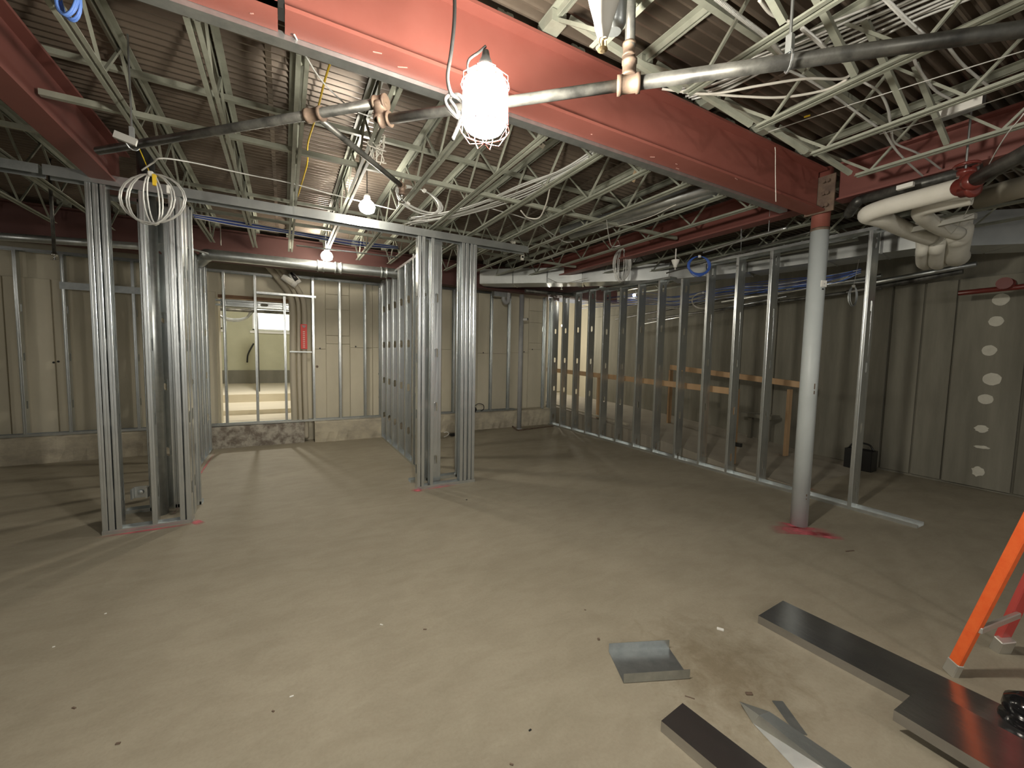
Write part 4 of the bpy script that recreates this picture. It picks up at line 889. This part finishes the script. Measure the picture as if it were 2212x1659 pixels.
tag(MB().tube([ony(1135, 628, 6.6), ony(1255, 639, 6.6)], .035, 12).build('black_pipe', M['pipe_black'], None, True), 'black horizontal pipe above the drain pipe', 'pipe')

# ================================================================== WOODEN GUARD RAILS
gr1 = thing('guard_rail', 'near timber guard rail along the ramp with one front post', 'rail', (5.42, 5, 0))
Xr = 5.42
def lum(t, p0, p1, w_, h_, name, mm='wood', up=(0, 0, 1)):
    o = MB().bar(p0, p1, w_, h_, up).build(name, M[mm], t, bevel=.003); o.location = -Vector(t.location); return o
a, b_ = onx(1592, 842, Xr), onx(1215, 781, Xr)
lum(gr1, (Xr, a.y-.03, a.z-.03), (Xr, 9.2, a.z+.12), .038, .089, 'top_rail')
lum(gr1, (Xr, a.y, .02), (Xr, a.y, a.z-.07), .038, .089, 'post', up=(1, 0, 0)); lum(gr1, (Xr, 6.2, .28), (Xr, 6.2, a.z), .038, .089, 'post', up=(1, 0, 0))
gr2 = thing('guard_rail', 'far timber guard rail along the ramp with two posts', 'rail', (6.5, 4, 0))
Xr = 6.55; a, b_ = onx(1735, 833, Xr), onx(1448, 793, Xr)
lum(gr2, (Xr, a.y-.1, a.z), (Xr, b_.y, b_.z), .038, .089, 'top_rail')
for px, zg in ((1707, .07), (1450, .23)):
    q = onx(px, 835 if px > 1600 else 795, Xr); lum(gr2, (Xr, q.y, zg), (Xr, q.y, q.z-.04), .038, .089, 'post', up=(1, 0, 0))
k = MB().box((5.42, 3.28+.05, .33), (.045, .095, .05)).build('dark_mark', M['black'], gr1); k.location = -Vector(gr1.location)
# sawhorse-like dark items behind the studs
tb = thing('dark_trestle', 'dark shape of a low trestle on the ramp behind the studs', 'trestle', onx(1640, 930, 6.9))
MB().box((0, 0, .25), (.25, .5, .06)).build('top', M['dark_conc'], tb)
for y in (-.15, .15): MB().box((0, y, .05), (.06, .06, .4)).build('leg', M['dark_conc'], tb)
# small black bin by the foundation wall
bn = thing('black_crate', 'small black tool crate with a handle standing by the foundation wall', 'crate', (7.02, 2.55, 0))
b = MB()
for x, y, dx, dy in ((-.09, 0, .012, .3), (.09, 0, .012, .3), (0, -.15, .18, .012), (0, .15, .18, .012), (0, 0, .012, .3)): b.box((x, y, .14), (dx, dy, .28))
b.box((0, 0, .01), (.18, .3, .02)); b.build('body', M['black'], bn); MB().tube(spline([(0, -.14, .28), (0, -.08, .36), (0, .08, .36), (0, .14, .28)], 5), .012, 8).build('handle', M['black'], bn, True)
MB().lathe((-.1, .03, .08), (-1, 0, 0), [(0, .02), (.005, .018)], 10).build('red_knob', M['tag'], bn)
# bag on the curb, gloves on floor
p = ony(1010, 886, 7.44)
bg = thing('black_bag', 'black cloth bag with a loop handle lying on the curb', 'bag', (p.x, 7.47, ZC+.02))
MB().lathe((-.16, 0, .03), (1, 0, 0), [(0, .02), (.04, .07), (.14, .10), (.24, .10), (.32, .07), (.36, .03)], 12).build('body', M['black'], bg, True)
MB().tube(spline([(.12, -.03, .08), (.22, -.05, .15), (.33, -.05, .12), (.34, -.05, .04), (.28, -.05, .0)], 5), .008, 6).build('handle', M['black'], bg, True)
p = onz(966, 944); gv = thing('dropped_clip', 'white and black bits dropped behind the middle stud box', 'scrap', p)
MB().tube(spline([(-.06, 0, .008), (.0, .02, .02), (.05, .05, .05), (.03, .1, .07), (-.02, .12, .06)], 5), .009, 6).build('white_hook', M['white'], gv, True)
MB().box((.13, .05, .03), (.13, .09, .05)).build('black_box', M['black'], gv, bevel=.01)
p = onz(1140, 918); 
for i, (px, py) in enumerate([(1102, 914), (1143, 917), (1150, 911)]):
    q = onz(px, py); o = MB().box((0, 0, .02), (.07, .05, .035), Matrix.Rotation(i, 3, 'Z')).build('rubble', M['curb'], None, bevel=.008); o.location = q; tag(o, ['lump of concrete rubble left of the drain pipe foot', 'lump of rubble just right of the drain pipe foot', 'smaller rubble lump behind the drain pipe foot'][i], 'rubble')

# things in the opening
o = wire('black_hose', [ony(548, 742, WY-.02), ony(536, 765, WY-.03), ony(534, 783, WY-.02)], .02, 'black', 'short black hose on the far green wall', 'hose')
tag(MB().box((-1.5+1.5, 0, 0), (.06, .06, 1.9)).build('dark_post', M['black']), 'thin dark post in the room beyond the opening', 'post').location = (ony(557, 800, 10.5).x, 10.5, 1.3+.05)
t = thing('cable_coil', 'dark hanging cable loops inside the room beyond the opening', 'cable coil', ony(505, 668, 9.5))
MB().tube(coilpts((0, 0, 0), (1, 0, 0), (0, 0, 1), .28, .22, 5, .06, 33, .05), .012, 6).build('loops', M['galv_dull'], t, True); MB().tube([(0, 0, .2), (0, 0, 3.02-t.location.z)], .006, 5).build('hanging_wire', M['galv_dull'], t)
tag(MB().bar(onz(492, 877, .36)+V(0, 0, .01), onz(532, 893, .36)+V(0, 0, .01), .02, .02).build('dark_rod', M['black']), 'short dark rod lying on the pale floor beyond the opening', 'rod')
bl = thing('back_room_services', 'cluttered black pipes under the ceiling beyond the opening', 'pipe', (0, 8.6, 2.2))
for dz, r in ((0, .05), (.10, .04), (-.09, .03)): pipe(bl, [V(-2, 8.8, 2.28+dz), V(1.2, 8.8, 2.28+dz)], r, 'pipe_black')
for x in (-1.2, .5): pipe(bl, [V(x, 8.8, 2.25), V(x, 8.8, 3.02)], .008, 'galv_dull', 'hanger_rod')

# ================================================================== FLOOR: offcuts, tracks, ladder
def floor_track(label, a, b, w_, h, up=True, tilt=0, m_='galv'):
    """channel lying on the floor between ground points a and b (front edge), width w_ to the left of a->b"""
    a, b = Vector((a[0], a[1], 0)), Vector((b[0], b[1], 0)); L = (b-a).length; ang = math.atan2((b-a).y, (b-a).x)
    me = track_mesh(L, w_, h, m_); o = link('steel_channel', me); tag(o, label, 'steel channel')
    if up: o.location = a+V(0, 0, .003); o.rotation_euler = (tilt, 0, ang)
    else:
        n = Matrix.Rotation(ang, 3, 'Z')@Vector((0, w_, 0)); o.rotation_euler = (PI, 0, ang); o.location = a+n+V(0, 0, h+.001)
    return o
H1 = .05
def on(px, py, z): return onz(px, py, z)
# offcut (open side up)
a, b = onz(1347, 1477), onz(1490, 1467)
floor_track('short open steel channel offcut lying alone on the floor', a, b, .20, .045, True, m_='galv_dull')
# long channel, open side down
p, q = onz(1636, 1348), onz(2300, 1700)
aa = onz(1638, 1330, .045); cc = onz(1692, 1298, .045); bb2 = onz(1965, 1503, .045)
d = (bb2-aa); d.z = 0; d.normalize(); wd = abs((cc-aa).cross(d).length)
floor_track('longest steel channel lying face down from the middle to the right edge', aa, aa+d*1.9, wd, .045, False, m_='galv_sh')
aa = onz(1928, 1560, .04); bb2 = onz(2092, 1662, .04); cc = onz(1975, 1503, .075)
d2_ = (bb2-aa); d2_.z = 0; d2_.normalize()
o = floor_track('shorter dark steel channel crossing over the longest one at the right', aa, aa+d2_*1.0, wd*.98, .045, False, m_='galv_sh'); o.location.z += .047; o.location.x -= 0
aa = onz(1428, 1560, .04); bb2 = onz(1545, 1659, .04); d3 = (bb2-aa); d3.z = 0; d3.normalize()
cc = onz(1462, 1512, .04); wd3 = abs((cc-aa).cross(d3).length)
floor_track('dark steel channel leaving the bottom edge of the picture', aa, aa+d3*1.2, wd3, .045, False, m_='galv_sh')
# v-shaped angle piece
T0 = onz(1597, 1515, .02)
ag = MB(); ag.add([T0, onz(1626, 1562, .002), onz(1745, 1690, .002), onz(1812, 1680, .05), onz(1640, 1545, .045), onz(1662, 1537, .04), onz(1872, 1680, .035)], [(0, 1, 4), (1, 2, 3, 4), (4, 3, 6, 5), (0, 4, 5)])
me = ag.mesh('bent_channel', M['galv']); o = link('bent_channel', me); md = o.modifiers.new('s', 'SOLIDIFY'); md.thickness = .002
tag(o, 'pointed bent strip of bright steel lying between the two dark channels', 'steel strip')
p = onz(1704, 1550); o = MB().box((0, 0, .002), (.045, .16, .003)).build('flat_plate', M['galv_dull']); o.location = p; o.rotation_euler = (0, 0, -1.1+.55); tag(o, 'small flat steel plate tucked by the bent strip', 'steel plate')
# ladder
ldr = thing('step_ladder', 'orange fibreglass step ladder entering from the right edge', 'ladder', onz(2052, 1463))
base = Vector(ldr.location); tp = onx(2300, 905, base.x+.42) 
def lad(p0, p1, w_, d_, name, mm, up): 
    o = MB().bar(p0, p1, w_, d_, up).build(name, M[mm], ldr, bevel=.004); o.location = -base; return o
f0 = onz(2052, 1455); dirp = V(.16, -.36, 1.9)
# direction chosen so that the rail leaves the frame at the right edge near y=1090
g1 = f0; target = ray(2226, 1120); 
best = None
for k in range(60):
    t = .5+k*.03; P = EYE+target*t
    if best is None or abs((P-g1).to_2d().length/(max(.01, P.z))-.22) < best[0]: best = (abs((P-g1).to_2d().length/(max(.01, P.z))-.22), P)
P1 = best[1]; dr = (P1-g1).normalized(); g2 = g1+dr*2.0
lad(g1+dr*.05, g2, .026, .048, 'front_rail', 'orange', FW)
lad(g1, g1+dr*.075, .032, .054, 'rail_foot', 'alu', FW)
h1 = onz(2160, 1405); tg2 = ray(2238, 1240); P2 = EYE+tg2*((P1-EYE).length/target.length*1.08)
dr2 = (P2-h1).normalized(); h2 = h1+dr2*1.8
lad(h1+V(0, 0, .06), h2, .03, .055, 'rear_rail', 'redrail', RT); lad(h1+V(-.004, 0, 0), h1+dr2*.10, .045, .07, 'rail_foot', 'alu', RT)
s0 = EYE+ray(2115, 1362)*((g1+dr*.32-EYE).length/ray(2115, 1362).length); s1 = EYE+ray(2200, 1328)*((h1+dr2*.3-EYE).length/ray(2200, 1328).length)
lad(s0, s1, .02, .03, 'spreader', 'alu', (0, 0, 1))
lad(g1+dr*1.2, g1+dr*1.2+V(.45, -.28, 0), .03, .075, 'step', 'alu', (0, 0, 1)); lad(g1+dr*1.7, g1+dr*1.7+V(.45, -.28, 0), .03, .075, 'step', 'alu', (0, 0, 1))
lad(g1+V(.45, -.28, .05), g2+V(.45, -.28, 0), .028, .07, 'front_rail', 'orange', FW)
# black round thing at the right edge
p = onz(2215, 1590); bt = thing('black_tool_case', 'glossy black rounded tool at the right edge of the picture', 'tool', (p.x+.02, p.y, 0))
MB().lathe((0, 0, .0), (0, 0, 1), [(0, .07), (.03, .085), (.06, .08), (.07, .06), (.09, .075), (.13, .07), (.16, .03)], 20).build('body', mat('gloss_black', (.01, .01, .011), .12), bt, True)
MB().tube([(.085*math.cos(i*PI/8), .085*math.sin(i*PI/8), .035) for i in range(17)], .006, 6).build('rim', M['black'], bt, True)
# small debris
deb = [(1556, 1361, .035, 'white', 'small bright metal sleeve lying on the floor', .010), (1293, 1382, .012, 'rust', 'bottle-cap sized bit near the channel offcut', .008), (1490, 1507, .04, 'rust', 'thin brown splinter above the dark channel', .003), (824, 1350, .018, 'white', 'white paper scrap in the middle of the floor', .004), (918, 1360, .018, 'rust', 'brown chip right of the paper scrap', .004), (630, 1505, .016, 'white', 'pale chip low in the middle left', .004), (590, 1537, .012, 'rust', 'brown crumb below the pale chip', .004), (160, 1530, .018, 'rust', 'brown crumb at the lower left', .004), (255, 1607, .016, 'rust', 'brown crumb near the bottom left corner', .005), (1145, 1578, .012, 'black', 'black crumb near the bottom centre', .004), (1836, 1191, .08, 'rust', 'thin twig-like strip on the floor below the column', .006), (1618, 1500, .03, 'rust', 'curled brown peel at the tip of the bent strip', .008), (228, 1326, .01, 'white', 'tiny white chip on the left part of the floor', .004), (1008, 1080, .015, 'black', 'dark crumb in front of the middle stud box', .006), (116, 1398, .01, 'white', 'tiny white chip near the left edge', .004), (1264, 1318, .012, 'rust', 'small brown crumb above the channel offcut', .004), (1105, 1652, .014, 'rust', 'reddish crumb at the bottom edge', .004)]
for px, py, s_, mm, lab, h in deb:
    q = onz(px, py); o = MB().bar((-s_/2, 0, h/2), (s_/2, 0, h/2), h*1.6, h).build('debris', M[mm], None, bevel=h*.2); o.location = q; o.rotation_euler = (0, 0, random.uniform(-1, .2)); tag(o, lab, 'debris')
